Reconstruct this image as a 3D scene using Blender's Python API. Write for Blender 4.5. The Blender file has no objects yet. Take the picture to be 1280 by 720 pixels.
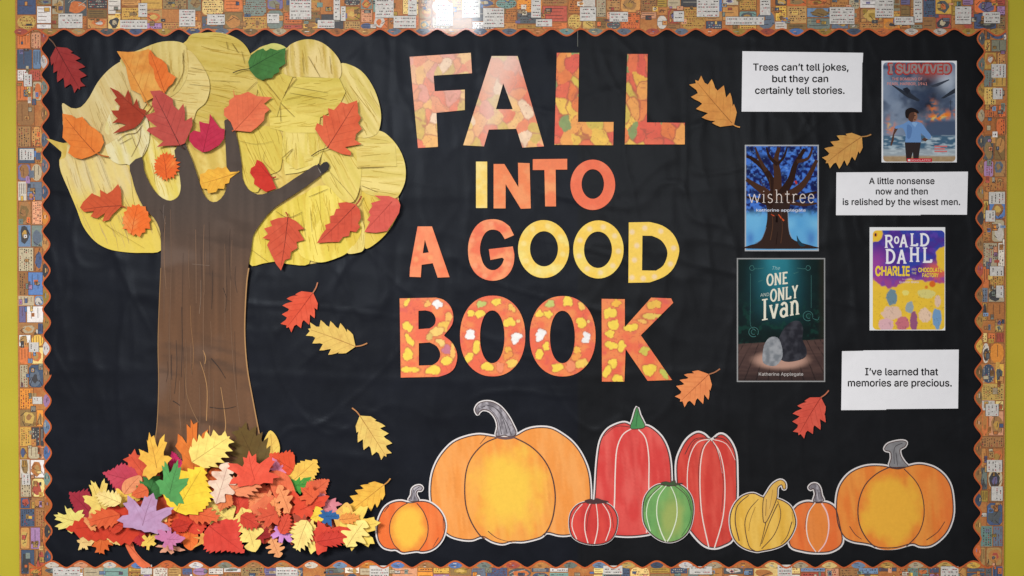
import bpy, math, random
import numpy as np
from mathutils import Vector
from mathutils.geometry import delaunay_2d_cdt

scn = bpy.context.scene
COL = scn.collection
# ------------------------------------------------------------------ camera
S = 0.002            # metres per photo pixel on the wall plane
D = 3.0              # camera distance
ZC = 1.5             # camera height
cam = bpy.data.objects.new('camera', bpy.data.cameras.new('camera'))
COL.objects.link(cam); scn.camera = cam
cam.location = (0, -D, ZC); cam.rotation_euler = (math.radians(90), 0, 0)
cam.data.sensor_width = 36; cam.data.lens = 36 * D / (1280 * S)
cam.data.clip_start = 0.05; cam.data.clip_end = 60
# ------------------------------------------------------------------ world, lamps, exposure
w = bpy.data.worlds.new('World'); scn.world = w; w.use_nodes = True
bg = w.node_tree.nodes['Background']
bg.inputs[0].default_value = (0.92, 0.95, 1.0, 1); bg.inputs[1].default_value = 0.22
def area(name, loc, target, sx, sy, power, color, spread=180):
    l = bpy.data.lights.new(name, 'AREA'); l.shape = 'RECTANGLE'; l.size = sx; l.size_y = sy; l.spread = math.radians(spread)
    l.energy = power; l.color = color
    o = bpy.data.objects.new(name, l); COL.objects.link(o); o.location = loc
    o.rotation_euler = (Vector(target) - Vector(loc)).to_track_quat('-Z', 'Y').to_euler()
    return o
area('key_light', (-1.3, -3.3, 2.35), (-0.35, 0, 0.62), 0.9, 0.55, 28, (1.0, 0.98, 0.955), 88)  # unseen soft key lamp added to light the board from front left
area('fill_light', (0.7, -3.6, 2.2), (0.15, 0, 0.75), 1.0, 0.6, 11, (1.0, 0.97, 0.93), 88)  # unseen second lamp added to fill in from the right
area('panel_lamp', (-0.30, -3.0, 3.03), (-0.15, 0, 2.2), 0.27, 0.5, 10, (0.86, 0.93, 1.0))
scn.view_settings.view_transform = 'Standard'; scn.view_settings.look = 'None'
scn.view_settings.exposure = 0.0; scn.view_settings.gamma = 1.0
scn.render.engine = 'CYCLES'; scn.render.resolution_x = 1024; scn.render.resolution_y = 576

# ------------------------------------------------------------------ maths helpers
def lin(c):
    c = np.asarray(c, float) / 255.0
    return np.where(c <= 0.04045, c / 12.92, ((c + 0.055) / 1.055) ** 2.4)
GAIN = 0.87
def C(*rgb):
    return np.clip(lin(rgb) * GAIN, 0, 0.9)
def vn(x, y, seed=0):
    x = np.asarray(x, float); y = np.asarray(y, float)
    ix = np.floor(x).astype(np.int64); iy = np.floor(y).astype(np.int64)
    fx = x - ix; fy = y - iy; fx = fx*fx*(3-2*fx); fy = fy*fy*(3-2*fy)
    def h(a, b):
        n = (a*374761393 + b*668265263 + seed*974634777) & 0xffffffff
        n = ((n ^ (n >> 13)) * 1274126177) & 0xffffffff
        n = ((n ^ (n >> 16)) * 2246822519) & 0xffffffff
        return ((n >> 8) & 0xffff) / 65535.0
    return (h(ix, iy)*(1-fx) + h(ix+1, iy)*fx)*(1-fy) + (h(ix, iy+1)*(1-fx) + h(ix+1, iy+1)*fx)*fy
def fbm(x, y, seed=0, o=3):
    r = 0; a = 0.5; t = 0
    for i in range(o):
        r = r + a*vn(np.asarray(x)*2**i, np.asarray(y)*2**i, seed+i*17); t += a; a *= 0.5
    return r/t
def sm(a, b, x):
    t = np.clip((x-a)/(b-a), 0, 1); return t*t*(3-2*t)
def mixc(a, b, t):
    t = np.asarray(t)[..., None]; return np.asarray(a)*(1-t) + np.asarray(b)*t
def rot(x, y, deg):
    a = math.radians(deg); return x*math.cos(a)+y*math.sin(a), -x*math.sin(a)+y*math.cos(a)
def P(px, py, d=0.0):
    """photo pixel + height above the wall in mm -> point in the place"""
    k = S*(D - np.asarray(d)*0.001)/D
    return (np.asarray(px)-640)*k, -np.asarray(d)*0.001, ZC + (360-np.asarray(py))*k
def catmull(p, n=4, closed=True):
    p = [np.array(q, float) for q in p]; m = len(p); out = []
    rng = range(m) if closed else range(m-1)
    for i in rng:
        if closed: a, b, c, d = p[i-1], p[i], p[(i+1) % m], p[(i+2) % m]
        else: a, b, c, d = p[max(i-1, 0)], p[i], p[i+1], p[min(i+2, m-1)]
        for k in range(n):
            t = k/n
            out.append(0.5*((2*b)+(-a+c)*t+(2*a-5*b+4*c-d)*t*t+(-a+3*b-3*c+d)*t**3))
    if not closed: out.append(p[-1])
    return [tuple(q) for q in out]
def ell(cx, cy, rx, ry, n=48, e=2.0, rt=0):
    o = []
    for i in range(n):
        a = 2*math.pi*i/n; c, s = math.cos(a), math.sin(a)
        x = rx*abs(c)**(2/e)*(1 if c > 0 else -1); y = ry*abs(s)**(2/e)*(1 if s > 0 else -1)
        x, y = rot(x, y, rt); o.append((cx+x, cy+y))
    return o
def area2(p):
    a = np.array(p); x, y = a[:, 0], a[:, 1]
    return 0.5*np.sum(x*np.roll(y, -1)-np.roll(x, -1)*y)
def offset(p, w):
    """move an outline outwards by w pixels"""
    a = np.array(p, float); sg = 1 if area2(p) > 0 else -1
    t = np.roll(a, -1, 0)-np.roll(a, 1, 0); n = np.stack([t[:, 1], -t[:, 0]], 1)
    n /= np.maximum(np.linalg.norm(n, axis=1), 1e-6)[:, None]
    return [tuple(q) for q in a+n*w*sg]
def pip(X, Y, poly):
    a = np.array(poly, float); r = np.zeros(len(X), bool); j = len(a)-1
    for i in range(len(a)):
        xi, yi, xj, yj = a[i, 0], a[i, 1], a[j, 0], a[j, 1]
        if yi != yj:
            r ^= ((yi > Y) != (yj > Y)) & (X < (xj-xi)*(Y-yi)/(yj-yi)+xi)
        j = i
    return r
def resample(p, step):
    out = []
    for i in range(len(p)):
        a = np.array(p[i], float); b = np.array(p[(i+1) % len(p)], float)
        n = max(1, int(math.ceil(np.linalg.norm(b-a)/step)))
        for k in range(n): out.append(tuple(a+(b-a)*k/n))
    return out

# ------------------------------------------------------------------ materials
def material(name, rough=0.7, spec=0.35, var=0.16, scale=260, bump=0.25, bscale=900, coat=0.0, coat_rough=0.2, stretch=(1, 1, 1)):
    m = bpy.data.materials.new(name); m.use_nodes = True; nt = m.node_tree; N = nt.nodes; L = nt.links
    b = N['Principled BSDF']; b.inputs['Roughness'].default_value = rough
    b.inputs['Specular IOR Level'].default_value = spec
    b.inputs['Coat Weight'].default_value = coat; b.inputs['Coat Roughness'].default_value = coat_rough
    at = N.new('ShaderNodeAttribute'); at.attribute_name = 'Col'
    tc = N.new('ShaderNodeNewGeometry'); mp = N.new('ShaderNodeMapping'); mp.inputs['Scale'].default_value = stretch
    L.new(tc.outputs['Position'], mp.inputs['Vector'])
    n1 = N.new('ShaderNodeTexNoise'); n1.inputs['Scale'].default_value = scale; n1.inputs['Detail'].default_value = 5
    n1.inputs['Roughness'].default_value = 0.65
    L.new(mp.outputs[0], n1.inputs['Vector'])
    mr = N.new('ShaderNodeMapRange'); mr.inputs[1].default_value = 0.25; mr.inputs[2].default_value = 0.75
    mr.inputs[3].default_value = 1-var; mr.inputs[4].default_value = 1+var
    L.new(n1.outputs['Fac'], mr.inputs[0])
    vm = N.new('ShaderNodeVectorMath'); vm.operation = 'SCALE'
    L.new(at.outputs['Color'], vm.inputs[0]); L.new(mr.outputs[0], vm.inputs['Scale'])
    L.new(vm.outputs[0], b.inputs['Base Color'])
    n2 = N.new('ShaderNodeTexNoise'); n2.inputs['Scale'].default_value = bscale; n2.inputs['Detail'].default_value = 4
    L.new(tc.outputs['Position'], n2.inputs['Vector'])
    bp = N.new('ShaderNodeBump'); bp.inputs['Strength'].default_value = bump; bp.inputs['Distance'].default_value = 0.0008
    L.new(n2.outputs['Fac'], bp.inputs['Height']); L.new(bp.outputs[0], b.inputs['Normal'])
    return m
M_PAPER = material('painted_paper', 0.72, 0.3, 0.05, 120, 0.12, 900)
M_STREAK = material('streaked_tissue_paper', 0.8, 0.2, 0.05, 150, 0.22, 700)
M_LEAF = material('construction_paper', 0.78, 0.25, 0.09, 130, 0.25, 700)
M_CARD = material('white_card', 0.8, 0.2, 0.025, 60, 0.08, 900)
M_PRINT = material('printed_sheet', 0.6, 0.10, 0.05, 300, 0.05, 900)
M_TRIM = material('glossy_printed_trim', 0.5, 0.15, 0.26, 200, 0.15, 500, coat=0.8, coat_rough=0.07)
M_BLACK = material('black_craft_paper', 0.36, 0.06, 0.2, 14, 0.25, 420)
M_BLACK.node_tree.nodes['Principled BSDF'].inputs['Specular Tint'].default_value = (0.78, 0.88, 1.0, 1)
M_INK = material('ink', 0.8, 0.04, 0.05, 200, 0.0, 900)
def wall_material():
    m = bpy.data.materials.new('painted_wall'); m.use_nodes = True; nt = m.node_tree; N = nt.nodes; L = nt.links
    b = N['Principled BSDF']; b.inputs['Roughness'].default_value = 0.6; b.inputs['Specular IOR Level'].default_value = 0.3
    g = N.new('ShaderNodeNewGeometry')
    n1 = N.new('ShaderNodeTexNoise'); n1.inputs['Scale'].default_value = 4; n1.inputs['Detail'].default_value = 6
    L.new(g.outputs['Position'], n1.inputs['Vector'])
    cr = N.new('ShaderNodeValToRGB'); a = C(192, 178, 42); c = C(202, 186, 50)
    cr.color_ramp.elements[0].position = 0.3; cr.color_ramp.elements[0].color = (*a, 1)
    cr.color_ramp.elements[1].position = 0.7; cr.color_ramp.elements[1].color = (*c, 1)
    L.new(n1.outputs['Fac'], cr.inputs[0]); L.new(cr.outputs[0], b.inputs['Base Color'])
    n2 = N.new('ShaderNodeTexNoise'); n2.inputs['Scale'].default_value = 260; n2.inputs['Detail'].default_value = 4
    L.new(g.outputs['Position'], n2.inputs['Vector'])
    bp = N.new('ShaderNodeBump'); bp.inputs['Strength'].default_value = 0.3; bp.inputs['Distance'].default_value = 0.001
    L.new(n2.outputs['Fac'], bp.inputs['Height']); L.new(bp.outputs[0], b.inputs['Normal'])
    return m

# ------------------------------------------------------------------ object helpers
def tag(o, label=None, cat=None, group=None, kind=None):
    if label: o['label'] = label
    if cat: o['category'] = cat
    if group: o['group'] = group
    if kind: o['kind'] = kind
    return o
def empty(name, cx, cy, d, label=None, cat=None, group=None):
    o = bpy.data.objects.new(name, None); o.empty_display_size = 0.02; COL.objects.link(o)
    o.location = tuple(float(v) for v in P(cx, cy, d))
    o['_org'] = [float(v) for v in P(cx, cy, d)]
    return tag(o, label, cat, group)
def org(parent):
    o = parent
    while o.parent: o = o.parent
    return np.array(o['_org'])
def build(name, verts, faces, cols, mat, parent=None, origin=None):
    """verts in place coordinates"""
    me = bpy.data.meshes.new(name)
    v = np.asarray(verts, float)
    og = org(parent) if parent is not None else (np.array(origin) if origin is not None else np.zeros(3))
    me.from_pydata((v-og).tolist(), [], [tuple(int(i) for i in f) for f in faces]); me.update()
    a = me.color_attributes.new('Col', 'FLOAT_COLOR', 'POINT')
    c = np.ones((len(v), 4)); c[:, :3] = np.clip(cols, 0, 0.92); a.data.foreach_set('color', c.ravel().astype(np.float32))
    me.materials.append(mat)
    o = bpy.data.objects.new(name, me); COL.objects.link(o)
    if parent is not None: o.parent = parent
    else: o.location = tuple(float(x) for x in og); o['_org'] = [float(x) for x in og]
    return o
def tri(poly, holes, step):
    bnd = min(step*1.2, 6) if step else 8
    loops = [resample(poly, bnd)]+[resample(h, bnd) for h in holes]
    pts = []; edges = []
    for lp in loops:
        k = len(pts); pts += [Vector(q) for q in lp]; n = len(lp)
        edges += [(k+i, k+(i+1) % n) for i in range(n)]
    if step:
        a = np.array(poly); x0, y0 = a.min(0); x1, y1 = a.max(0)
        gx, gy = np.meshgrid(np.arange(x0+step/2, x1, step), np.arange(y0+step/2, y1, step))
        gx[1::2] += step/2
        gx, gy = gx.ravel(), gy.ravel(); ok = pip(gx, gy, loops[0])
        for h in loops[1:]: ok &= ~pip(gx, gy, h)
        gx, gy = gx[ok], gy[ok]
        B = np.array([tuple(p) for p in pts])
        if len(gx):
            keep = np.ones(len(gx), bool)
            for s in range(0, len(gx), 2000):
                dd = np.min((gx[s:s+2000, None]-B[None, :, 0])**2+(gy[s:s+2000, None]-B[None, :, 1])**2, axis=1)
                keep[s:s+2000] = dd > (0.45*step)**2
            pts += [Vector((float(a_), float(b_))) for a_, b_ in zip(gx[keep], gy[keep])]
    vo, eo, fo, _, _, _ = delaunay_2d_cdt(pts, edges, [], 0, 1e-4, False)
    V = np.array([tuple(v) for v in vo]); F = np.array([f for f in fo if len(f) == 3])
    c = V[F].mean(1); ok = pip(c[:, 0], c[:, 1], loops[0])
    for h in loops[1:]: ok &= ~pip(c[:, 0], c[:, 1], h)
    return V, F[ok]
def sheet(name, poly, d, color, mat, parent=None, holes=(), step=None, h=None, cf=None, thick=0.5, edge=None, origin=None):
    """a cut piece of paper: front, back and cut edge; h(x,y) mm of curl, cf(x,y) colours"""
    V, F = tri(poly, list(holes), step)
    x, y = V[:, 0], V[:, 1]
    hh = h(x, y) if h else np.zeros(len(x))
    X, Y, Z = P(x, y, d+hh); front = np.stack([X, Y, Z], 1)
    # orientation: front faces look to -y
    e1 = V[F[:, 1]]-V[F[:, 0]]; e2 = V[F[:, 2]]-V[F[:, 0]]
    cr = e1[:, 0]*e2[:, 1]-e1[:, 1]*e2[:, 0]
    F = np.where((cr > 0)[:, None], F[:, ::-1], F)
    back = front.copy(); back[:, 1] += thick*0.001
    n = len(V); cnt = {}
    for f in F:
        for a, b in ((f[0], f[1]), (f[1], f[2]), (f[2], f[0])): cnt[(a, b)] = 1
    rim = [(b, a, a+n, b+n) for (a, b) in cnt if (b, a) not in cnt]
    cols = cf(x, y) if cf else np.tile(np.asarray(color), (n, 1))
    ec = np.tile(np.asarray(edge), (n, 1)) if edge is not None else cols
    faces = [tuple(f) for f in F]+[tuple(f[::-1]+n) for f in F]+rim
    if parent is None and origin is None:
        origin = np.array([float(v) for v in P((x.min()+x.max())/2, y.max(), d-0.0)])
    o = build(name, np.concatenate([front, back]), faces, np.concatenate([cols, ec]), mat, parent, origin)
    return o
def ribbon_data(lines, d, h=None, dz=0.02, seg=4):
    """lines: (points, width or (w0,w1) or 'taper', colour)"""
    V = []; F = []; K = []
    for q, (pts, wd, colr) in enumerate(lines):
        p = np.array(catmull(pts, seg, False) if len(pts) > 2 else resample_open(pts, 6))
        m = len(p); t = np.linspace(0, 1, m)
        if isinstance(wd, tuple): ww = wd[0]+(wd[1]-wd[0])*t
        else: ww = np.full(m, wd)*(0.35+0.65*np.sin(np.pi*np.clip(t, 0.04, 0.96))**0.4)
        tg = np.gradient(p, axis=0); nn = np.stack([-tg[:, 1], tg[:, 0]], 1); nn /= np.maximum(np.linalg.norm(nn, axis=1), 1e-6)[:, None]
        a = p+nn*ww[:, None]/2; b = p-nn*ww[:, None]/2; k = sum(len(v) for v in V)
        dd = d+dz*(q % 12)
        for s in (a, b):
            hh = h(s[:, 0], s[:, 1]) if h else 0
            X, Y, Z = P(s[:, 0], s[:, 1], dd+hh+np.zeros(m)); V.append(np.stack([X, Y, Z], 1)); K.append(np.tile(np.asarray(colr), (m, 1)))
        F += [(k+i, k+i+1, k+m+i+1, k+m+i) for i in range(m-1)]
    return np.concatenate(V), F, np.concatenate(K)
def resample_open(pts, step):
    a, b = np.array(pts[0], float), np.array(pts[1], float); n = max(2, int(np.linalg.norm(b-a)/step))
    return [tuple(a+(b-a)*i/n) for i in range(n+1)]
def lines(name, ln, d, parent, mat=None, h=None):
    v, f, k = ribbon_data(ln, d, h)
    return build(name, v, f, k, mat or M_INK, parent)
def flats(name, items, d, parent, mat=None, dz=0.0):
    """flat printed shapes: (polygon, colour, level)"""
    V = []; F = []; K = []; n = 0
    for poly, colr, lev in items:
        p = np.array(poly); X, Y, Z = P(p[:, 0], p[:, 1], np.full(len(p), d+lev)); V.append(np.stack([X, Y, Z], 1))
        ids = list(range(n, n+len(p)));
        if area2(poly) > 0: ids = ids[::-1]
        F.append(tuple(ids)); n += len(p); K.append(np.tile(np.asarray(colr), (len(p), 1)))
    return build(name, np.concatenate(V), F, np.concatenate(K), mat or M_PRINT, parent)
FONT = None
try:
    FONT = bpy.data.fonts.load(bpy.utils.system_resource('DATAFILES', path='fonts') + '/Inter.woff2')
except Exception:
    FONT = None          # falls back to the built-in lettering
def text(name, s, x0, x1, base, d, color, parent, cap=None, bold=0.0, shear=0.0, slope=0.0, mat=None, capref='H'):
    """a line of lettering fitted between x0 and x1 with its baseline at base"""
    def mk(body):
        cu = bpy.data.curves.new('t', 'FONT'); cu.body = body; cu.size = 1; cu.resolution_u = 4; cu.shear = shear; cu.fill_mode = 'NONE'
        if FONT: cu.font = FONT
        ob = bpy.data.objects.new('t', cu); COL.objects.link(ob)
        dg = bpy.context.evaluated_depsgraph_get(); me = bpy.data.meshes.new_from_object(ob.evaluated_get(dg))
        v = np.array([tuple(q.co)[:2] for q in me.vertices]); nx = {}
        for e in me.edges: nx.setdefault(e.vertices[0], []).append(e.vertices[1]); nx.setdefault(e.vertices[1], []).append(e.vertices[0])
        bpy.data.objects.remove(ob); bpy.data.curves.remove(cu); bpy.data.meshes.remove(me)
        loops = []; seen = set()
        for st in range(len(v)):
            if st in seen or st not in nx: continue
            lp = [st]; seen.add(st); nb = nx[st]; cur = st+1 if st+1 in nb else nb[0]      # vertices run in contour order
            while cur not in seen:
                lp.append(cur); seen.add(cur); c2 = [q for q in nx[cur] if q not in seen]
                if not c2: break
                cur = c2[0]
            if len(lp) > 2: loops.append(v[lp])
        return v, loops
    v, loops = mk(s); kx = (x1-x0)/(v[:, 0].max()-v[:, 0].min())
    ky = kx
    if cap: vh, _ = mk(capref); ky = cap/vh[:, 1].max()
    xmin = v[:, 0].min(); VV = []; FF = []; n = 0; done = []
    big = sorted(range(len(loops)), key=lambda i: -abs(area2(loops[i]))); sgn = np.sign(area2(loops[big[0]]))
    # group overlapping contours into glyphs by their x extent
    order = sorted(range(len(loops)), key=lambda i: loops[i][:, 0].min()); groups = []
    for i in order:
        a_, b_ = loops[i][:, 0].min(), loops[i][:, 0].max()
        if groups and a_ < groups[-1][1]-1e-4: groups[-1][0].append(i); groups[-1][1] = max(groups[-1][1], b_)
        else: groups.append([[i], b_])
    for ids, _ in groups:
        lp = []
        for i in ids:
            L = loops[i]; t = np.roll(L, -1, 0)-np.roll(L, 1, 0); nn = np.stack([t[:, 1], -t[:, 0]], 1); nn /= np.maximum(np.linalg.norm(nn, axis=1), 1e-9)[:, None]
            lp.append(L+nn*bold*sgn)
        pts = []; edges = []
        for L in lp:
            k = len(pts); pts += [Vector((float(a), float(b))) for a, b in L]; edges += [(k+i, k+(i+1) % len(L)) for i in range(len(L))]
        vo, eo, fo, _, _, _ = delaunay_2d_cdt(pts, edges, [], 0, 1e-6, False)
        V = np.array([tuple(q) for q in vo]); F = np.array([f for f in fo if len(f) == 3])
        if not len(F): continue
        c = V[F].mean(1); wn = np.zeros(len(c))
        for L in lp: wn += pip(c[:, 0], c[:, 1], L)*np.sign(area2(L))
        F = F[wn*sgn > 0.5]; VV.append(V); FF.append(F+n); n += len(V)
    v = np.concatenate(VV); f = np.concatenate(FF)
    px = x0+(v[:, 0]-xmin)*kx; py = base-v[:, 1]*ky - (px-x0)*slope
    X, Y, Z = P(px, py, np.full(len(px), d)); V = np.stack([X, Y, Z], 1)
    return build(name, V, f, np.tile(color, (len(V), 1)), mat or M_INK, parent)
def R(x0, y0, x1, y1): return [(x0, y0), (x1, y0), (x1, y1), (x0, y1)]
def rr(x0, y0, x1, y1, r):
    o = []
    for cx, cy, a0 in ((x1-r, y0+r, -90), (x1-r, y1-r, 0), (x0+r, y1-r, 90), (x0+r, y0+r, 180)):
        for k in range(6):
            a = math.radians(a0+k*18); o.append((cx+r*math.cos(a), cy+r*math.sin(a)))
    return o

# ================================================================== the wall
me = bpy.data.meshes.new('wall')
me.from_pydata([(-3.6, 0, 0), (3.6, 0, 0), (3.6, 0, 3.2), (-3.6, 0, 3.2), (-3.6, .12, 0), (3.6, .12, 0), (3.6, .12, 3.2), (-3.6, .12, 3.2)], [],
               [(0, 1, 2, 3), (5, 4, 7, 6), (3, 2, 6, 7), (1, 0, 4, 5), (1, 5, 6, 2), (4, 0, 3, 7)])
me.materials.append(wall_material())
wall = bpy.data.objects.new('wall', me); COL.objects.link(wall); tag(wall, kind='structure')

# ================================================================== the board with its black paper
board = empty('bulletin_board', 640, 738, 0, 'bulletin board covered in crinkled black craft paper on the lime yellow wall', 'bulletin board')
def wrinkle(x, y):
    a = fbm(x/150, y/210, 3, 3)*5.0
    u, v = rot(x, y, 8); r1 = 1-np.abs(2*fbm(u/95, v/46, 11, 3)-1); a = a+1.3*r1**3
    for k, (an, su, sv) in enumerate(((62, 150, 60), (-38, 170, 70), (12, 190, 64), (95, 140, 70))):
        u, v = rot(x, y, an); r4 = 1-np.abs(2*fbm(u/su, v/sv, 60+k, 1)-1); a = a+1.5*sm(.88, 1, r4)**2*sm(.35, .6, fbm(x/110, y/110, 80+k, 2))
    u, v = rot(x, y, -5); r2 = 1-np.abs(2*fbm(u/30, v/130, 23, 3)-1); a = a+2.1*r2**4
    u, v = rot(x, y, 35); r3 = 1-np.abs(2*fbm(u/40, v/90, 31, 2)-1); a = a+0.8*r3**5
    for x0, s, k in ((491, 5, -1.6), (598, 6, -1.2), (156, 7, 1.2), (760, 5, .9), (935, 6, .8)):
        a = a+k*np.exp(-((x-x0+4*np.sin(y/60))/s)**2)
    for y0, s, k in ((470, 6, .9), (240, 7, .8), (612, 6, .6)):
        a = a+k*np.exp(-((y-y0+6*np.sin(x/120))/s)**2)
    return (a*0.75)*sm(42, 66, x)*sm(1236, 1214, x)*sm(28, 46, y)*sm(716, 698, y)*1.0+.3
PAPER_BLACK = C(22, 24, 30)
def blackc(x, y):
    t = fbm(x/90, y/60, 5, 3)
    l = mixc(C(24, 25, 30), C(30, 32, 39), t); return mixc(l, mixc(C(27, 27, 27), C(30, 30, 31), t), sm(723, 724, x)*.75)
def grid_sheet(name, x0, x1, y0, y1, step, d, h, cf, mat, parent):
    nx = int((x1-x0)/step)+1; ny = int((y1-y0)/step)+1
    gx, gy = np.meshgrid(np.linspace(x0, x1, nx), np.linspace(y0, y1, ny)); x, y = gx.ravel(), gy.ravel()
    X, Y, Z = P(x, y, d+(h(x, y) if h else np.zeros(len(x))))
    i, j = np.meshgrid(np.arange(nx-1), np.arange(ny-1)); k = (j*nx+i).ravel()
    F = np.stack([k, k+nx, k+nx+1, k+1], 1)
    o = build(name, np.stack([X, Y, Z], 1), F.tolist(), cf(x, y), mat, parent)
    o.data.shade_smooth(); return o
grid_sheet('backing_paper', 34, 727, 22, 724, 3.2, 5.2, wrinkle, blackc, M_BLACK, board)
grid_sheet('backing_paper', 722, 1244, 22, 724, 3.2, 4.6, wrinkle, blackc, M_BLACK, board)
sheet('core_panel', R(26, 2, 1250, 730), 1.6, C(150, 115, 80), M_CARD, board, thick=1.5)
lines('seam_edge', [([(722, 30), (722.3, 100), (722.5, 152)], (0.7, 0.5), C(120, 120, 112))], 9.5, board)

# ================================================================== border trims
ORG = [C(190, 122, 66), C(198, 136, 74), C(180, 110, 56), C(204, 146, 82), C(188, 146, 88), C(166, 118, 72)]
PAL = ORG+[C(196, 132, 72), C(184, 140, 70), C(176, 130, 80)]+[C(206, 160, 78), C(176, 142, 62), C(106, 116, 130), C(92, 96, 98), C(200, 184, 150), C(212, 202, 190), C(140, 138, 116), C(84, 98, 132), C(190, 172, 140),
       C(214, 120, 66), C(140, 110, 66), C(116, 108, 146), C(186, 88, 70), C(72, 70, 72), C(216, 178, 96), C(124, 134, 124), C(158, 128, 84)]
VIV = [C(236, 150, 60), C(240, 190, 84), C(96, 130, 184), C(226, 214, 196), C(230, 120, 64), C(120, 146, 176), C(234, 226, 220), C(170, 130, 170), C(120, 150, 140), C(244, 206, 130), C(74, 88, 110), C(226, 160, 120)]
WHT = C(214, 208, 200); INK = C(60, 48, 46)
def motif(rnd, T, x0, y0, x1, y1, colr, out):
    """a printed cell with its little drawing, in strip coordinates u along, v across"""
    def add(poly, c, l): out.append(([T(*q) for q in poly], c, l))
    k = rnd.random(); wd, ht = x1-x0, y1-y0
    if k < .22 and wd > 7 and ht > 7: add(rr(x0, y0, x1, y1, min(wd, ht)*.35), colr, .16)
    elif k < .34 and min(wd, ht) > 7: add(ell((x0+x1)/2, (y0+y1)/2, wd/2, ht/2, 14), colr, .16)
    else: add(R(x0, y0, x1, y1), colr, .16)
    dark = INK if rnd.random() < .7 else C(110, 66, 40)
    if rnd.random() < .75:
        t = .45
        for q in (R(x0, y0, x1, y0+t), R(x0, y1-t, x1, y1), R(x0, y0+t, x0+t, y1-t), R(x1-t, y0+t, x1, y1-t)): add(q, dark, .24)
    lum = float(np.mean(colr)); inkc = dark if lum > .1 else C(190, 180, 160)
    kind = rnd.random()
    if kind < .42:      # rows of scribbled marks
        y = y0+1.8
        while y < y1-1.6:
            x = x0+1.5+rnd.random()*2
            while x < x1-1.5:
                l = .6+rnd.random()*2.0
                if rnd.random() < .75: add(R(x, y, min(x+l, x1-.8), y+.7+rnd.random()*.7), inkc if rnd.random() < .8 else C(160, 60, 56), .32)
                x += l+.5+rnd.random()
            y += 2.1+rnd.random()*1.3
    elif kind < .74 and min(wd, ht) > 5:   # an uneven drawn blot with a few inked strokes
        cx, cy = (x0+x1)/2+jt(rnd, wd*.12), (y0+y1)/2+jt(rnd, ht*.12); c2 = rnd.choice(PAL)
        def blot(k, s): return [(min(x1-.6, max(x0+.6, cx+wd*k*(.7+.5*rnd.random())*math.cos(a_*math.pi/5))), min(y1-.6, max(y0+.6, cy+ht*k*(.7+.5*rnd.random())*math.sin(a_*math.pi/5)))) for a_ in range(10)]
        add(blot(.40, 0), c2, .30)
        if rnd.random() < .5: add(blot(.20, 1), rnd.choice(PAL), .36)
        for q in range(rnd.randint(2, 5)):
            xa, ya = rnd.uniform(x0+1, x1-2.5), rnd.uniform(y0+1, y1-2); xb, yb = min(x1-.8, xa+rnd.uniform(1, wd*.5)), min(y1-.8, max(y0+.8, ya+jt(rnd, ht*.4)))
            L_ = max(.5, math.hypot(xb-xa, yb-ya)); nx_, ny_ = -(yb-ya)/L_*.35, (xb-xa)/L_*.35
            add([(xa-nx_, ya-ny_), (xb-nx_, yb-ny_), (xb+nx_, yb+ny_), (xa+nx_, ya+ny_)], inkc, .42+.01*q)
    else:
        n = rnd.randint(1, 4)
        for i in range(n):
            yy = y0+ht*(i+.7)/(n+.6); add(R(x0+wd*.1, yy, x1-wd*(.1+.3*rnd.random()), yy+.6), inkc, .32)
def jt(rnd, a): return (rnd.random()-.5)*2*a
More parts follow.
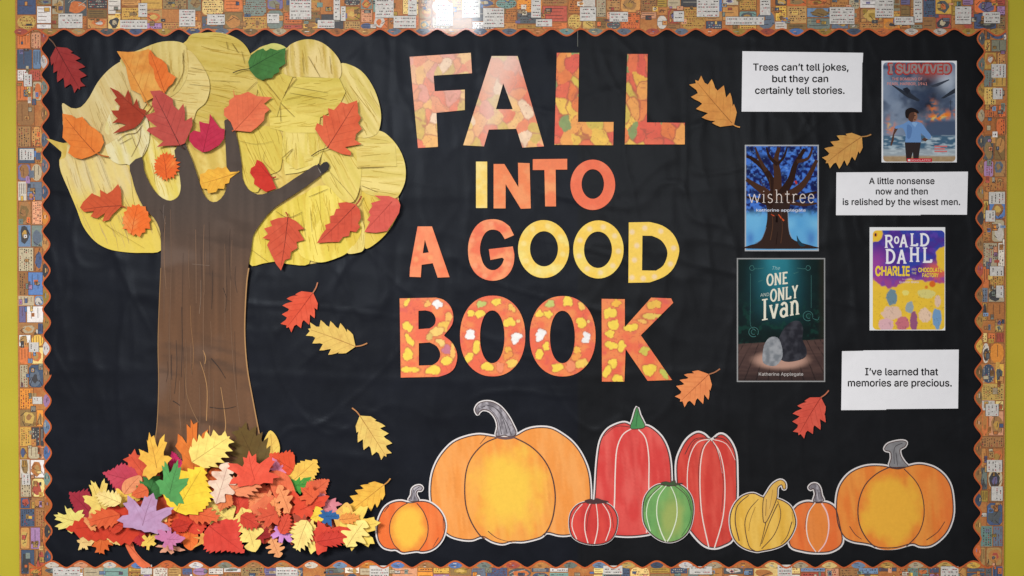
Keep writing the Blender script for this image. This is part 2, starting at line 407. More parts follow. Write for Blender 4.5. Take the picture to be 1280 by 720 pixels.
def trim(name, label, T, length, wid, bumps, amp, seed, depth, whites=(), phase=0.0, pieces=3, u0=0.0, rnd_=1.0, vivid=0.0):
    """T maps (u along, v across from the outer edge) to photo pixels; bumps = scallop pitch"""
    o = empty(name, *T(u0+length/2, wid/2), depth, label, 'border trim', 'printed scalloped border trims')
    rnd = random.Random(seed)
    def pick():
        return np.clip(rnd.choice(VIV if rnd.random() < vivid*.55 else PAL)*rnd.uniform(.9, 1.25), 0, .85)
    def edge(u): return wid-amp+2*amp*((1+math.cos(2*math.pi*(u-phase)/bumps))/2)**rnd_
    cuts = [u0+length*i/pieces for i in range(pieces+1)]
    for i in range(pieces):
        a, b = cuts[i]-(4 if i else 0), cuts[i+1]; n = int((b-a)/2.6)
        us = [a+(b-a)*k/n for k in range(n+1)]
        poly = [T(u, 0) for u in (a, (a+b)/2, b)]+[T(u, edge(u)) for u in reversed(us)]
        def cf(x, y, s=seed): return mixc(C(176, 96, 48), C(206, 144, 80), fbm(x/9, y/9, s, 3))
        sh = sheet('trim_strip', poly, depth+0.35*(i % 2), None, M_TRIM, o, step=5, cf=cf, thick=0.6, edge=C(180, 90, 50))
    top = depth+.4; items = []
    u = u0+1
    while u < u0+length-6:
        cw = rnd.uniform(12, 32); cw = min(cw, u0+length-1-u); v = 1.0+rnd.random()
        while v < wid-7:
            ch = rnd.uniform(9, 24)
            if v+ch > wid-10: ch = wid-4.2-v-rnd.random()
            if rnd.random() < .95: motif(rnd, T, u+.4, v+.3, u+cw-.4, v+ch-.3, pick(), items)
            v += ch+.3
        u += cw
    for q in range(int(length/7.5)):      # small stickers printed over the mosaic
        uu, vv = rnd.uniform(u0+1, u0+length-9), rnd.uniform(1, wid-11); a_, b_ = rnd.uniform(3, 9), rnd.uniform(2.5, 7)
        sub = []; motif(rnd, T, uu, vv, uu+a_, vv+b_, pick(), sub); items += [(p_, c_, l_+.30+.001*(q % 9)) for p_, c_, l_ in sub]
    # scallop fills
    k0 = math.ceil((u0-phase)/bumps)+0; uu = phase+k0*bumps
    while uu < u0+length-4:
        if uu > u0+6:
            c2 = pick()*.8; items.append(([T(*q) for q in ell(uu, wid-1.5, 8+rnd.random()*2, 4.2, 14)], c2, .76))
            for q_ in range(3):
                vv = wid-4+q_*1.9; xw = rnd.uniform(2, 6); xs = uu+rnd.uniform(-3, 1); items.append(([T(*q) for q in R(xs-xw/2, vv, xs+xw/2, vv+.7)], INK if rnd.random() < .6 else rnd.choice(VIV), .79+.001*q_))
        uu += bumps
    flats('printed_pattern', items, top, o, M_TRIM)
    # white tickets placed where the photograph shows them
    it2 = []
    for (a, b, c, e) in whites:
        it2.append(([T(*q) for q in R(a, b, c, e)], WHT, .80))
        y = b+2.2
        while y < e-2:
            x = a+2
            while x < c-2.2:
                l = rnd.uniform(.8, 2.8)
                if rnd.random() < .72: it2.append(([T(*q) for q in R(x, y, min(x+l, c-1), y+1.1)], INK if rnd.random() < .75 else C(176, 60, 70), .86))
                x += l+.7
            y += rnd.uniform(3, 5.5)
        it2 += [([T(*q) for q in R(a, b-.5, c, b)], INK, .83), ([T(*q) for q in R(a, e, c, e+.5)], INK, .83)]
    if it2: flats('printed_ticket', it2, top, o, M_TRIM)
    # orange rolled edge along the scallops
    n = int(length/2.2); pts = [T(u0+length*k/n, edge(u0+length*k/n)-.9) for k in range(n+1)]
    v, f, k = ribbon_data([(pts, (2.0, 2.0), C(200, 96, 44))], top+.95, None, seg=1)
    build('scallop_edge', v, f, k, M_TRIM, o)
    return o
top_w = [(73,21,103,39),(173,8,184,25),(150,29,184,40),(224,16,244,37),(259,22,281,35),(334,21,349,33),(362,2,389,28),(397,29,418,39),(417,2,425,29),(426,12,432,30),
         (469,2,492,26),(492,24,520,39),(510,2,521,23),(545,8,566,36),(578,4,600,26),(604,14,630,38),(670,28,690,37),(664,3,676,26),(725,13,745,30),(762,19,785,31),(842,18,855,31),(871,3,899,25),(907,25,955,35),
         (950,3,963,23),(1037,13,1068,34),(1094,3,1117,26),(1118,25,1143,35),(1142,4,1153,32),(1194,12,1214,34),(1230,19,1250,33)]
trim('border_trim', 'scalloped orange trim printed with little signs along the top of the board, glare at its middle',
     lambda u, v: (u, v-4), 1238, 45.2, 35.9, 4.2, 5, 10.4, top_w, phase=98, pieces=3, u0=20, vivid=.35)
trim('border_trim', 'scalloped trim of busy orange and blue prints down the left edge of the board',
     lambda u, v: (19+v+u*0.0075, u), 734, 37, 32.6, 4.6, 9, 9.3, [(93, 10, 108, 20), (186, 4, 200, 22), (428, 14, 440, 26), (496, 18, 505, 30), (592, 4, 606, 14)], phase=207.5, pieces=2, u0=0, rnd_=.85, vivid=.8)
trim('border_trim', 'scalloped trim of ochre and orange prints down the right edge of the board',
     lambda u, v: (1260-v-u*0.0075, u), 734, 34, 32.05, 4.6, 14, 9.6, [(80, 2, 97, 20), (110, 6, 124, 18), (240, 2, 255, 22), (263, 14, 277, 26), (333, 3, 345, 20), (357, 3, 372, 12), (575, 3, 590, 22), (608, 2, 626, 16), (505, 8, 520, 24)], phase=208.6, pieces=2, u0=0, rnd_=.85, vivid=.45)
trim('border_trim', 'scalloped trim of pale blue and orange prints along the bottom of the board',
     lambda u, v: (u, 740-v), 1205, 35.2, 36.0, 4.2, 21, 10.6, [(66, 20, 100, 31), (176, 22, 190, 34), (345, 20, 372, 31), (462, 18, 486, 33), (754, 22, 778, 33), (862, 22, 890, 32), (972, 20, 990, 34), (1176, 18, 1198, 32)], phase=101, pieces=3, u0=36, rnd_=.85, vivid=1.0)

# ================================================================== leaves
def jit(rnd, a): return (rnd.random()-.5)*2*a
def serrated(n=6, depth=.34, seed=0, fat=.5):
    """ovate toothed blade, base (0,0), tip (1,0), half-width ~fat*.5"""
    rnd = random.Random(seed)
    def f(t): return fat*.5*(math.sin(math.pi*min(1, max(0, t))**.72)**.75)*(1.0) if 0 < t < 1 else 0
    sides = []
    for sg in (1, -1):
        q = [(0.0, .012*sg)]; dt = .92/n
        for i in range(n):
            t0 = .01+i*dt; wt = f(t0+dt*.7)*(1+jit(rnd, .07))
            if i: q.append((t0+dt*.30, max(.03, f(t0+dt*.3))*(1-depth)*sg))
            q.append((t0+dt*.62, wt*.84*sg)); q.append((t0+dt*(1.0), wt*.99*sg)); q.append((t0+dt*(1.38+jit(rnd, .1)), (wt*1.07+.008)*sg))
        q.append((.95, .03*sg)); sides.append(q)
    return sides[0]+[(1.0, 0.0)]+sides[1][::-1]
def maple(seed=0, j=.06):
    rnd = random.Random(seed)
    hf = [(0, 1.0), (7, .80), (13, .86), (20, .60), (30, .50), (36, .74), (44, .98), (50, .80), (58, .84), (66, .56), (78, .46), (88, .66), (100, .80), (110, .58), (124, .60), (140, .40), (160, .36)]
    o = []
    for a, r in hf: o.append((a+jit(rnd, 3), r*(1+jit(rnd, j))))
    o.append((180, .30))
    for a, r in reversed(hf[1:]): o.append((-a+jit(rnd, 3), r*(1+jit(rnd, j))))
    return [(r*math.cos(math.radians(a)), r*math.sin(math.radians(a))) for a, r in o]
def ragged(seed=0, n=20, lo=.76, asp=1.0):
    rnd = random.Random(seed); o = []
    for i in range(n*2):
        a = 2*math.pi*(i+jit(rnd, .3))/(n*2); r = (1.0 if i % 2 == 0 else lo)*(1+jit(rnd, .08))*(1+.12*math.cos(a))
        o.append((r*math.cos(a), r*math.sin(a)*asp))
    return o
def torn(seed=0):
    """an uneven lobed leaf with small sharp teeth leaning towards the lobe tips"""
    rnd = random.Random(seed); o = []; nl = rnd.choice((5, 6, 7)); c = [(-180+360*(k+jit(rnd, .28))/nl, rnd.uniform(.62, 1.05), rnd.uniform(16, 26)) for k in range(nl)]
    c.append((0, 1.15, 24)); n = 46
    for i in range(n):
        a = -180+360*i/n; r = .42
        for ca, cr, cw in c:
            dd = (a-ca+180) % 360-180; r = max(r, cr*math.exp(-(dd/cw)**2*.55))
        r *= (1.0, .90, 1.05)[i % 3]*(1+jit(rnd, .05)); t = math.radians(a+(3 if i % 3 == 2 else 0)); o.append((r*math.cos(t), r*math.sin(t)*.86))
    return o
def oak(seed=0):
    rnd = random.Random(seed); up = []; n = 4
    for i in range(n):
        t = .08+i*.9/n; wv = .36*math.sin(math.pi*(t+.12)*.95)
        up += [(t, wv*.45), (t+.04, wv*(1+jit(rnd, .12))), (t+.12, wv*1.05), (t+.16, wv*.8)]
    return catmull([(0, 0)]+up+[(1, 0)]+[(x, -y*(1+jit(rnd, .1))) for x, y in reversed(up)], 2)
def petal(seed=0):
    rnd = random.Random(seed)
    return catmull([(0, 0), (.2, .2+jit(rnd, .05)), (.55, .30+jit(rnd, .05)), (.85, .16), (1, 0), (.8, -.2+jit(rnd, .05)), (.45, -.28), (.15, -.16)], 3)
def star(seed=0):
    rnd = random.Random(seed); o = []
    for i in range(7):
        a = 360*i/7; o += [((1+jit(rnd, .15))*math.cos(math.radians(a)), (1+jit(rnd, .15))*math.sin(math.radians(a)))]
        for s in (14, 26, 38): o.append((.48*math.cos(math.radians(a+s)), .48*math.sin(math.radians(a+s))))
    return o
def rough(seed):
    """broad leaf with fine, uneven teeth and a couple of shallow lobes"""
    rnd = random.Random(seed); up = []; dn = []
    for side in (up, dn):
        n = rnd.randint(9, 12); k1, k2 = rnd.uniform(0, 6), rnd.uniform(.04, .10)
        for i in range(n):
            t = (i+.5)/n; wv = .46*math.sin(math.pi*min(1, t)**.62)**.85+k2*math.sin(t*9+k1)*math.sin(math.pi*t)
            side.append((t-.01, wv*rnd.uniform(.86, .93))); side.append((t+.035+jit(rnd, .012), wv*rnd.uniform(1.0, 1.10)))
    return [(0, 0)]+up+[(1.04, .0)]+[(x, -y) for x, y in reversed(dn)]
SHAPES = dict(serrated=lambda s: serrated(random.Random(s).randint(5, 7), random.Random(s).uniform(.2, .36), s, .85), fine=lambda s: rough(s), maple=maple, ragged=lambda s: torn(s), star=None,
              frill=lambda s: ragged(s, 24, .82, 1), oak=oak, petal=petal)
SHAPES['star'] = lambda s: [(x*(1+.22*math.sin(3*math.atan2(y, x)+s)), y) for x, y in star(s)]
HAS_AXIS = ('serrated', 'fine', 'oak', 'petal')
def fit(kind, seed, ang, x0, y0, x1, y1):
    p = np.array(SHAPES[kind](seed)); a = math.radians(ang)
    q = np.stack([p[:, 0]*math.cos(a)-p[:, 1]*math.sin(a), -(p[:, 0]*math.sin(a)+p[:, 1]*math.cos(a))], 1)
    mn, mx = q.min(0), q.max(0); sc = np.array([x1-x0, y1-y0])/(mx-mn)
    base = np.array([0.0, 0.0]) if kind in HAS_AXIS else (-.15*np.array([math.cos(a), -math.sin(a)]))
    tip = np.array([math.cos(a), -math.sin(a)])*(.96 if kind in HAS_AXIS else .9)
    T = lambda v: tuple((np.asarray(v)-mn)*sc+np.array([x0, y0]))
    return [T(v) for v in q], T(base), T(tip)
LEAFN = [0]
def leaf(poly, base, tip, color, d, label, group, stalk=None, vein=None, curl=1.0, nv=4, stalkw=1.6, stalkc=None, name='paper_leaf', side=True, tint=None):
    LEAFN[0] += 1; sd = LEAFN[0]; rnd = random.Random(sd*7+1)
    a = np.array(poly); cx, cy = a.mean(0)
    o = empty(name, cx, cy, d, label, 'leaf', group)
    base = np.array(base, float); tip = np.array(tip, float); L = max(6, np.linalg.norm(tip-base)); ax = (tip-base)/L; nr = np.array([-ax[1], ax[0]])
    k1 = curl*(rnd.uniform(.035, .075)); k2 = curl*rnd.uniform(-.3, 1.0)*2.2; k3 = rnd.uniform(0, 6)
    def h(x, y):
        u = ((x-base[0])*ax[0]+(y-base[1])*ax[1])/L; v = (x-base[0])*nr[0]+(y-base[1])*nr[1]
        return k1*np.abs(v)*1.0+k2*(u-.5)**2*2+.45*curl*np.sin(u*17+k3)*np.clip(np.abs(v)/10, 0, 1)+.5*curl*fbm(x/9, y/9, sd, 2)
    c = np.asarray(color); c2 = np.clip(c*np.array([1.05, 1.18, 1.15])+.008, 0, .9) if tint is None else np.asarray(tint)
    c3 = c*np.array([.82, .70, .7])
    def cf(x, y):
        n = fbm(x/12, y/12, sd, 3); r = mixc(c, c2, sm(.42, .8, n)*.75); m = fbm(x/7+40, y/7, sd+5, 3)
        r = mixc(r, c3, sm(.5, .85, m)*.6)
        u, v = rot(x, y, math.degrees(math.atan2(ax[1], ax[0]))+35); s = fbm(u/10, v/1.6, sd+9, 2)
        return r*(1+.16*(s-.5))[:, None]
    sheet('blade', poly, d, None, M_LEAF, o, step=2.6, h=h, cf=cf, thick=.5, edge=c3)
    vc = vein if vein is not None else c*np.array([.60, .50, .50])
    ln = [([tuple(base), tuple(base*.5+tip*.5+nr*rnd.uniform(-.8, .8)), tuple(base*.06+tip*.94)], (.95, .35), vc)]
    if side:
        A = np.array(poly)
        for i in range(nv):
            for sg in (1, -1):
                t = .1+.72*i/nv; p0 = base+ax*L*t; dr = ax*.75+nr*sg*.75
                # how far the blade reaches in that direction
                tt = np.linspace(1, L, 40); q = p0[None]+dr[None]*tt[:, None]; ins = pip(q[:, 0], q[:, 1], poly)
                k = np.argmax(~ins) if (~ins).any() else len(tt)-1
                if tt[k] > 3: ln.append(([tuple(p0), tuple(p0+dr*tt[k]*.5+ax*.4), tuple(p0+dr*tt[k]*.84)], (.6, .25), vc*.35+c*.65))
    lines('veins', ln, d+.28, o, M_LEAF, h=h)
    if stalk is not None:
        sc = stalkc if stalkc is not None else c*.62; st = np.array(stalk, float)
        md = (st+base)/2+np.array([-(st-base)[1], (st-base)[0]])*.06
        pts = np.array(catmull([tuple(base+ax*3), tuple(base), tuple(md), tuple(st)], 4, False)); tg = np.gradient(pts, axis=0)
        nn = np.stack([-tg[:, 1], tg[:, 0]], 1); nn /= np.linalg.norm(nn, axis=1)[:, None]; wv = np.linspace(stalkw*.75, stalkw*1.05, len(pts))[:, None]/2
        sheet('stalk', [tuple(q) for q in pts+nn*wv]+[tuple(q) for q in (pts-nn*wv)[::-1]], d+.9, sc, M_LEAF, o, thick=.9)
    return o
def axis_leaf(base, tip, width, color, d, label, group, stalk=None, seed=1, n=5, depth=.30, **kw):
    b = np.array(base, float); t = np.array(tip, float); L = np.linalg.norm(t-b); ax = (t-b)/L; nr = np.array([-ax[1], ax[0]])
    p = [tuple(b+ax*L*u+nr*v*width*1.02/.62) for u, v in serrated(n, depth, seed, .62)]
    return leaf(p, base, tip, color, d+2.5, label, group, stalk, curl=1.5, **kw)

# ---- single leaves scattered over the black paper
G = 'leaves falling over the black paper'
axis_leaf((70, 59), (100, 112), 36, C(160, 50, 48), 11.5, 'dark red toothed leaf in the top left corner of the board, stalk pointing up', G, (61, 48), 2, stalkc=C(110, 80, 62), vein=C(90, 25, 28))
axis_leaf((917, 156), (869, 100), 42, C(224, 152, 76), 12, 'tan orange toothed leaf between the word FALL and the card about trees', G, (925, 159), 3, vein=C(150, 95, 45), stalkc=C(214, 150, 80))
axis_leaf((1077, 171), (1032, 204), 36, C(214, 156, 80), 12, 'tan leaf left of the cover with the burning ships', G, (1089, 168), 4, vein=C(160, 105, 50), stalkc=C(180, 130, 74))
axis_leaf((391, 366), (358, 410), 38, C(222, 84, 56), 12, 'coral red leaf right of the trunk, tip pointing down left', G, (397, 353), 5, vein=C(160, 45, 30), stalkc=C(190, 120, 86))
axis_leaf((444, 433), (385, 411), 38, C(228, 190, 100), 12, 'pale yellow leaf lying sideways left of the word BOOK', G, (459, 429), 6, vein=C(170, 120, 60), stalkc=C(190, 130, 80))
axis_leaf((450, 520), (483, 571), 36, C(230, 192, 102), 12, 'pale yellow leaf with its tip pointing down right above the leaf heap', G, (440, 510), 7, vein=C(170, 125, 60), stalkc=C(190, 130, 80))
axis_leaf((480, 606), (438, 638), 33, C(238, 182, 70), 13.5, 'golden yellow leaf just above the leftmost small orange pumpkin', G, (488, 598), 8, vein=C(180, 120, 45), stalkc=C(200, 140, 70))
axis_leaf((886, 468), (850, 502), 40, C(236, 142, 84), 12, 'light orange leaf to the lower right of the letter K', G, (900, 461), 9, vein=C(170, 85, 45), stalkc=C(170, 110, 76))
axis_leaf((1026, 497), (998, 544), 36, C(216, 84, 66), 12, 'coral red leaf below the dark teal book cover', G, (1036, 488), 10, vein=C(150, 45, 35), stalkc=C(190, 110, 80))

# ================================================================== the paper tree
tree = empty('paper_tree', 258, 600, 10, 'cut paper tree with wide brown trunk and rounded yellow crown on the left', 'tree')
def crownc(c1, c2, ang, seed, c3=None, by=None):
    c1 = np.asarray(c1); c2 = np.asarray(c2); c1 = np.clip(c1*1.08, 0, .9); c2 = np.clip(c2*1.06, 0, .9); dk = c1*np.array([.84, .72, .50])
    def cf(x, y):
        u, v = rot(x, y, ang); v = v+3*fbm(x/30, y/30, seed+12, 2); s = fbm(u/60, v/5, seed, 3); r = mixc(c1*.95, c2, sm(.3, .7, s))
        s2 = fbm(u/45+9, v/3.0, seed+3, 2); r = mixc(r, dk, sm(.60, .82, s2)*.5); 
        b = fbm(x/30, y/30, seed+8, 2); r = mixc(r, dk, sm(.6, .9, b)*.22)
        if c3 is not None: r = mixc(r, c3, sm(by[0], by[1], y)*.8)
        return np.clip(r, 0, .88)
    return cf
def pleat(ang, seed, amp=.55, lift=0.0, wl=7):
    def h(x, y):
        u, v = rot(x, y, ang); s = fbm(u/60, v/wl, seed, 2); r = 1-np.abs(2*s-1)
        return lift+amp*r*2+1.2*fbm(x/40, y/40, seed+2, 2)
    return h
def pleat_shade_lines(pp, d, hf, ang, seed, c1, parent):
    """dark strokes painted as the shade of fine folds along the paper, each kept inside its sheet"""
    rnd = random.Random(seed*13+5); q = np.array(pp); a, b = q.min(0), q.max(0); n = int(3+abs(area2(pp))/210); ln = []
    for _ in range(n*6):
        if len(ln) >= n: break
        x, y = rnd.uniform(a[0], b[0]), rnd.uniform(a[1], b[1]); t = math.radians(ang+jit0(rnd, 7)); L = rnd.uniform(7, 30)*(1 if rnd.random() < .7 else 1.7)
        P3 = [(x-math.cos(t)*L/2, y-math.sin(t)*L/2), (x+jit0(rnd, 1.2), y+jit0(rnd, 1.2)), (x+math.cos(t)*L/2, y+math.sin(t)*L/2)]
        A = np.array(P3)
        if pip(A[:, 0], A[:, 1], pp).all(): ln.append((P3, rnd.uniform(.35, .85), np.asarray(c1)*np.array([.80, .70, .50])*rnd.uniform(.78, 1.12)))
    if ln: tag(lines('pleat_shade_lines', ln, d+.35, parent, M_STREAK, h=hf), kind='stuff')  # strokes darker than the sheet paint the shade of its folds
def jit0(rnd, a): return (rnd.random()-.5)*2*a
CROWN_N = [0]
def tilt(h, poly):
    CROWN_N[0] += 1; rnd = random.Random(CROWN_N[0]*5+2); a = math.radians(rnd.uniform(-60, 60)-40); q = np.array(poly); c = q.mean(0); r = max(np.ptp(q[:, 0]), np.ptp(q[:, 1]))/2; am = rnd.uniform(2.0, 4.6)
    return lambda x, y: h(x, y)+am*np.clip(((x-c[0])*math.cos(a)-(y-c[1])*math.sin(a))/r, -.4, 1)**1.0
def crown_sheet(poly, d, c1, c2, ang, seed, c3=None, by=None, n=4, amp=.6, step=2.2, lift=0.0, label=None):
    pp = catmull(poly, n) if n > 1 else poly; hf = tilt(pleat(ang, seed, amp, lift), poly)
    o = sheet('crown_sheet', pp, d, None, M_STREAK, tree, step=step, h=hf, cf=crownc(c1, c2, ang, seed, c3, by), thick=.6, edge=np.asarray(c1)*.55)
    o.data.shade_smooth() if False else None
    if label: o['label'] = label
    pleat_shade_lines(pp, d, hf, ang, seed, c1, o)
    return o
Y0 = C(214, 184, 90); Y1 = C(230, 204, 116); YP = C(226, 206, 150); YB = C(232, 204, 74); YD = C(196, 168, 66)
base_crown = [(74, 200), (77, 190), (57, 173), (72, 177), (84, 178), (80, 160), (80, 145), (78, 129), (89, 135), (101, 134), (112, 121), (122, 103), (136, 87), (152, 76),
  (175, 62), (203, 52), (229, 54), (236, 47), (255, 41), (276, 41), (296, 48), (309, 60), (313, 67), (325, 59), (341, 55), (358, 60), (368, 53), (385, 49), (402, 53), (417, 65),
  (426, 80), (440, 82), (455, 92), (468, 112), (475, 134), (476, 152), (473, 165), (487, 171), (499, 186), (506, 204), (507, 222), (503, 236), (498, 246), (499, 262),
  (490, 282), (476, 299), (458, 310), (447, 316), (434, 316), (420, 322), (400, 328), (378, 331), (360, 330), (345, 327), (330, 329), (313, 330), (290, 300), (240, 290), (201, 313), (178, 316), (155, 315), (135, 311),
  (118, 301), (104, 283), (96, 262), (86, 238), (76, 215)]
sheet('crown_sheet', catmull(base_crown, 2), 12.3, None, M_STREAK, tree, step=3.4, h=pleat(80, 2, .4), cf=crownc(Y0, Y1, 80, 2), thick=.7, edge=Y0*.5)
crown_sheet([(86, 178), (82, 196), (75, 200), (76, 213), (86, 238), (96, 262), (104, 283), (118, 301), (135, 311), (155, 315), (178, 316), (201, 313), (198, 290), (186, 270), (168, 256), (160, 210), (130, 180), (100, 172)],
            14.2, YP, C(228, 204, 128), 72, 5, YB, (225, 265), label='pale streaked crown sheet turning bright yellow below')
crown_sheet([(80, 160), (79, 145), (78, 129), (89, 135), (101, 134), (112, 121), (122, 103), (136, 87), (152, 76), (175, 64), (190, 80), (188, 120), (160, 160), (130, 182), (100, 185)], 14.6, YP, C(214, 190, 128), 66, 7, label='pale cream streaked crown sheet at the upper left')
crown_sheet([(150, 76), (175, 62), (203, 52), (229, 54), (235, 70), (234, 95), (222, 115), (205, 122), (180, 110)], 15.6, C(214, 190, 112), C(224, 202, 130), 88, 8)
crown_sheet([(236, 46), (255, 41), (276, 41), (296, 48), (309, 60), (316, 78), (322, 100), (318, 125), (295, 135), (282, 160), (262, 158), (240, 150), (232, 120), (230, 80)], 15.0, C(208, 182, 88), C(218, 194, 108), 10, 9)  # upper lobes coloured dimmer, holding the weaker light near the top
crown_sheet([(205, 121), (222, 112), (228, 92), (230, 66), (238, 64), (250, 78), (260, 96), (262, 112), (257, 128), (246, 138), (242, 150), (236, 160), (229, 146), (222, 152), (212, 140)], 18.0, C(220, 196, 122), C(228, 206, 136), 6, 12, label='pale rounded crown sheet with a notched lower edge')
crown_sheet([(321, 66), (330, 58), (343, 54), (358, 60), (362, 75), (345, 84), (325, 80)], 15.4, C(202, 200, 112), C(212, 208, 120), 20, 13, label='pale green crown sheet peeping over the green leaf')
crown_sheet([(358, 62), (368, 53), (385, 49), (402, 53), (417, 65), (426, 80), (424, 98), (404, 97), (380, 96), (366, 96), (352, 88)], 17.0, C(212, 186, 96), C(232, 208, 142), 84, 14)
crown_sheet([(424, 80), (440, 82), (455, 92), (468, 112), (475, 134), (476, 152), (470, 168), (450, 172), (430, 160), (418, 130), (412, 100)], 16.2, C(216, 194, 104), C(234, 212, 136), 58, 15)
crown_sheet([(440, 160), (473, 163), (487, 171), (499, 186), (506, 204), (507, 222), (503, 236), (494, 248), (474, 246), (452, 238), (440, 210)], 16.8, C(222, 200, 108), C(234, 212, 130), 4, 16)
crown_sheet([(371, 96), (424, 98), (432, 115), (422, 136), (400, 147), (372, 142), (352, 126)], 18.2, C(212, 190, 86), C(224, 202, 104), -8, 17, n=1, label='folded yellow crown sheet with slanting pleats')
crown_sheet([(320, 92), (345, 84), (366, 96), (352, 126), (346, 146), (330, 130), (322, 112)], 16.9, C(214, 188, 88), C(222, 200, 98), 50, 18, n=1)
crown_sheet([(334, 130), (352, 126), (372, 142), (400, 147), (398, 166), (362, 166), (338, 160)], 17.4, C(222, 200, 92), C(230, 208, 110), -6, 19, n=1)
crown_sheet([(354, 162), (402, 160), (408, 178), (398, 204), (370, 212), (352, 198)], 17.9, C(222, 200, 96), C(234, 212, 124), 86, 20, n=1)
crown_sheet([(300, 160), (345, 160), (354, 182), (352, 204), (348, 214), (330, 222), (322, 240), (310, 236), (303, 222), (300, 190)], 16.0, C(220, 196, 88), C(226, 202, 96), 70, 21)
crown_sheet([(354, 194), (372, 190), (400, 196), (398, 208), (372, 216), (356, 218)], 18.9, C(224, 202, 106), C(232, 212, 122), -14, 22, n=1)
crown_sheet([(408, 176), (446, 176), (452, 200), (450, 232), (442, 252), (428, 250), (414, 236), (402, 222)], 17.6, C(222, 200, 102), C(230, 208, 116), 60, 23)
crown_sheet([(446, 182), (494, 182), (496, 208), (446, 209)], 18.5, C(224, 202, 112), C(234, 214, 130), 0, 24, n=1, amp=.35)
crown_sheet([(316, 292), (330, 272), (350, 258), (384, 240), (402, 232), (408, 250), (396, 282), (386, 306), (386, 330), (360, 330), (345, 327), (330, 329), (312, 330)], 16.4, C(222, 198, 78), C(232, 208, 96), 84, 25)
crown_sheet([(384, 240), (412, 232), (430, 246), (444, 262), (452, 285), (446, 302), (434, 316), (420, 323), (402, 328), (386, 325), (375, 318), (373, 305), (382, 280)], 18.4, C(228, 204, 84), C(238, 216, 108), 82, 26, label='rounded bright yellow crown sheet at the lower right')
crown_sheet([(446, 268), (455, 282), (455, 310), (447, 316), (434, 316), (444, 300)], 19.0, C(228, 206, 116), C(234, 214, 130), 88, 27)
crown_sheet([(452, 240), (470, 244), (496, 248), (499, 262), (490, 282), (476, 299), (458, 311), (455, 300), (456, 276)], 17.0, C(222, 192, 78), C(226, 200, 96), 70, 28)
crown_sheet([(143, 134), (160, 128), (178, 136), (186, 156), (186, 178), (178, 196), (166, 207), (158, 205), (148, 205), (136, 196), (130, 172), (134, 150)], 17.6, C(232, 220, 172), C(220, 202, 124), 70, 29, label='cream crown sheet with thin brown twig lines')
crown_sheet([(182, 166), (200, 180), (224, 186), (226, 215), (226, 234), (222, 246), (210, 251), (196, 243), (186, 228), (178, 205)], 14.8, C(228, 206, 96), C(236, 220, 150), 76, 30)
# trunk
trunk_poly = [(188, 600), (192, 565), (196, 530), (198, 480), (197, 430), (199, 380), (201, 330), (201, 300), (199, 285), (192, 272), (180, 260), (170, 240), (165, 222), (162, 206),
  (177, 196), (180, 212), (187, 229), (197, 243), (208, 250), (217, 250), (224, 244), (226, 232), (223, 212), (218, 188), (230, 176), (234, 186), (241, 202), (248, 224), (254, 242), (262, 251),
  (271, 252), (280, 243), (284, 228), (283, 205), (281, 160), (281, 150), (290, 152), (298, 180), (302, 205), (303, 222), (310, 236), (322, 243), (334, 241), (350, 235), (368, 223), (385, 212), (395, 206), (399, 209), (402, 205), (407, 204),
  (411, 208), (408, 214), (400, 220), (380, 235), (360, 248), (345, 258), (333, 270), (322, 285), (316, 296), (314, 312), (311, 328), (309, 345), (307, 380), (306, 420), (309, 460), (316, 500), (325, 545), (334, 582), (334, 600)]
TP = catmull(trunk_poly, 2)
def trunkc(x, y):
    t = sm(230, 420, y); c = mixc(C(88, 73, 64), C(122, 84, 56), t); s = fbm(x/4.5, y/90, 41, 3); c = c*(0.50+.42*s)[:, None]; 
    b = fbm(x/50, y/40, 44, 3); c = mixc(c, C(112, 92, 80), sm(.55, .85, b)*.45)
    u, v = rot(x, y, 12); g = fbm(u/60, v/14, 47, 2); return mixc(c, C(62, 46, 36), sm(.6, .85, g)*.5)
def trunkh(x, y): return 1.0*(1-np.abs(2*fbm(x/9, y/120, 51, 2)-1))+1.3*fbm(x/60, y/30, 53, 2)-11*sm(330, 440, y)
trunk = sheet('trunk', TP, 24.2, None, M_PAPER, tree, step=3.0, h=trunkh, cf=trunkc, thick=.8, edge=C(150, 108, 66))
TAN = C(176, 132, 84); DKB = C(48, 36, 30)
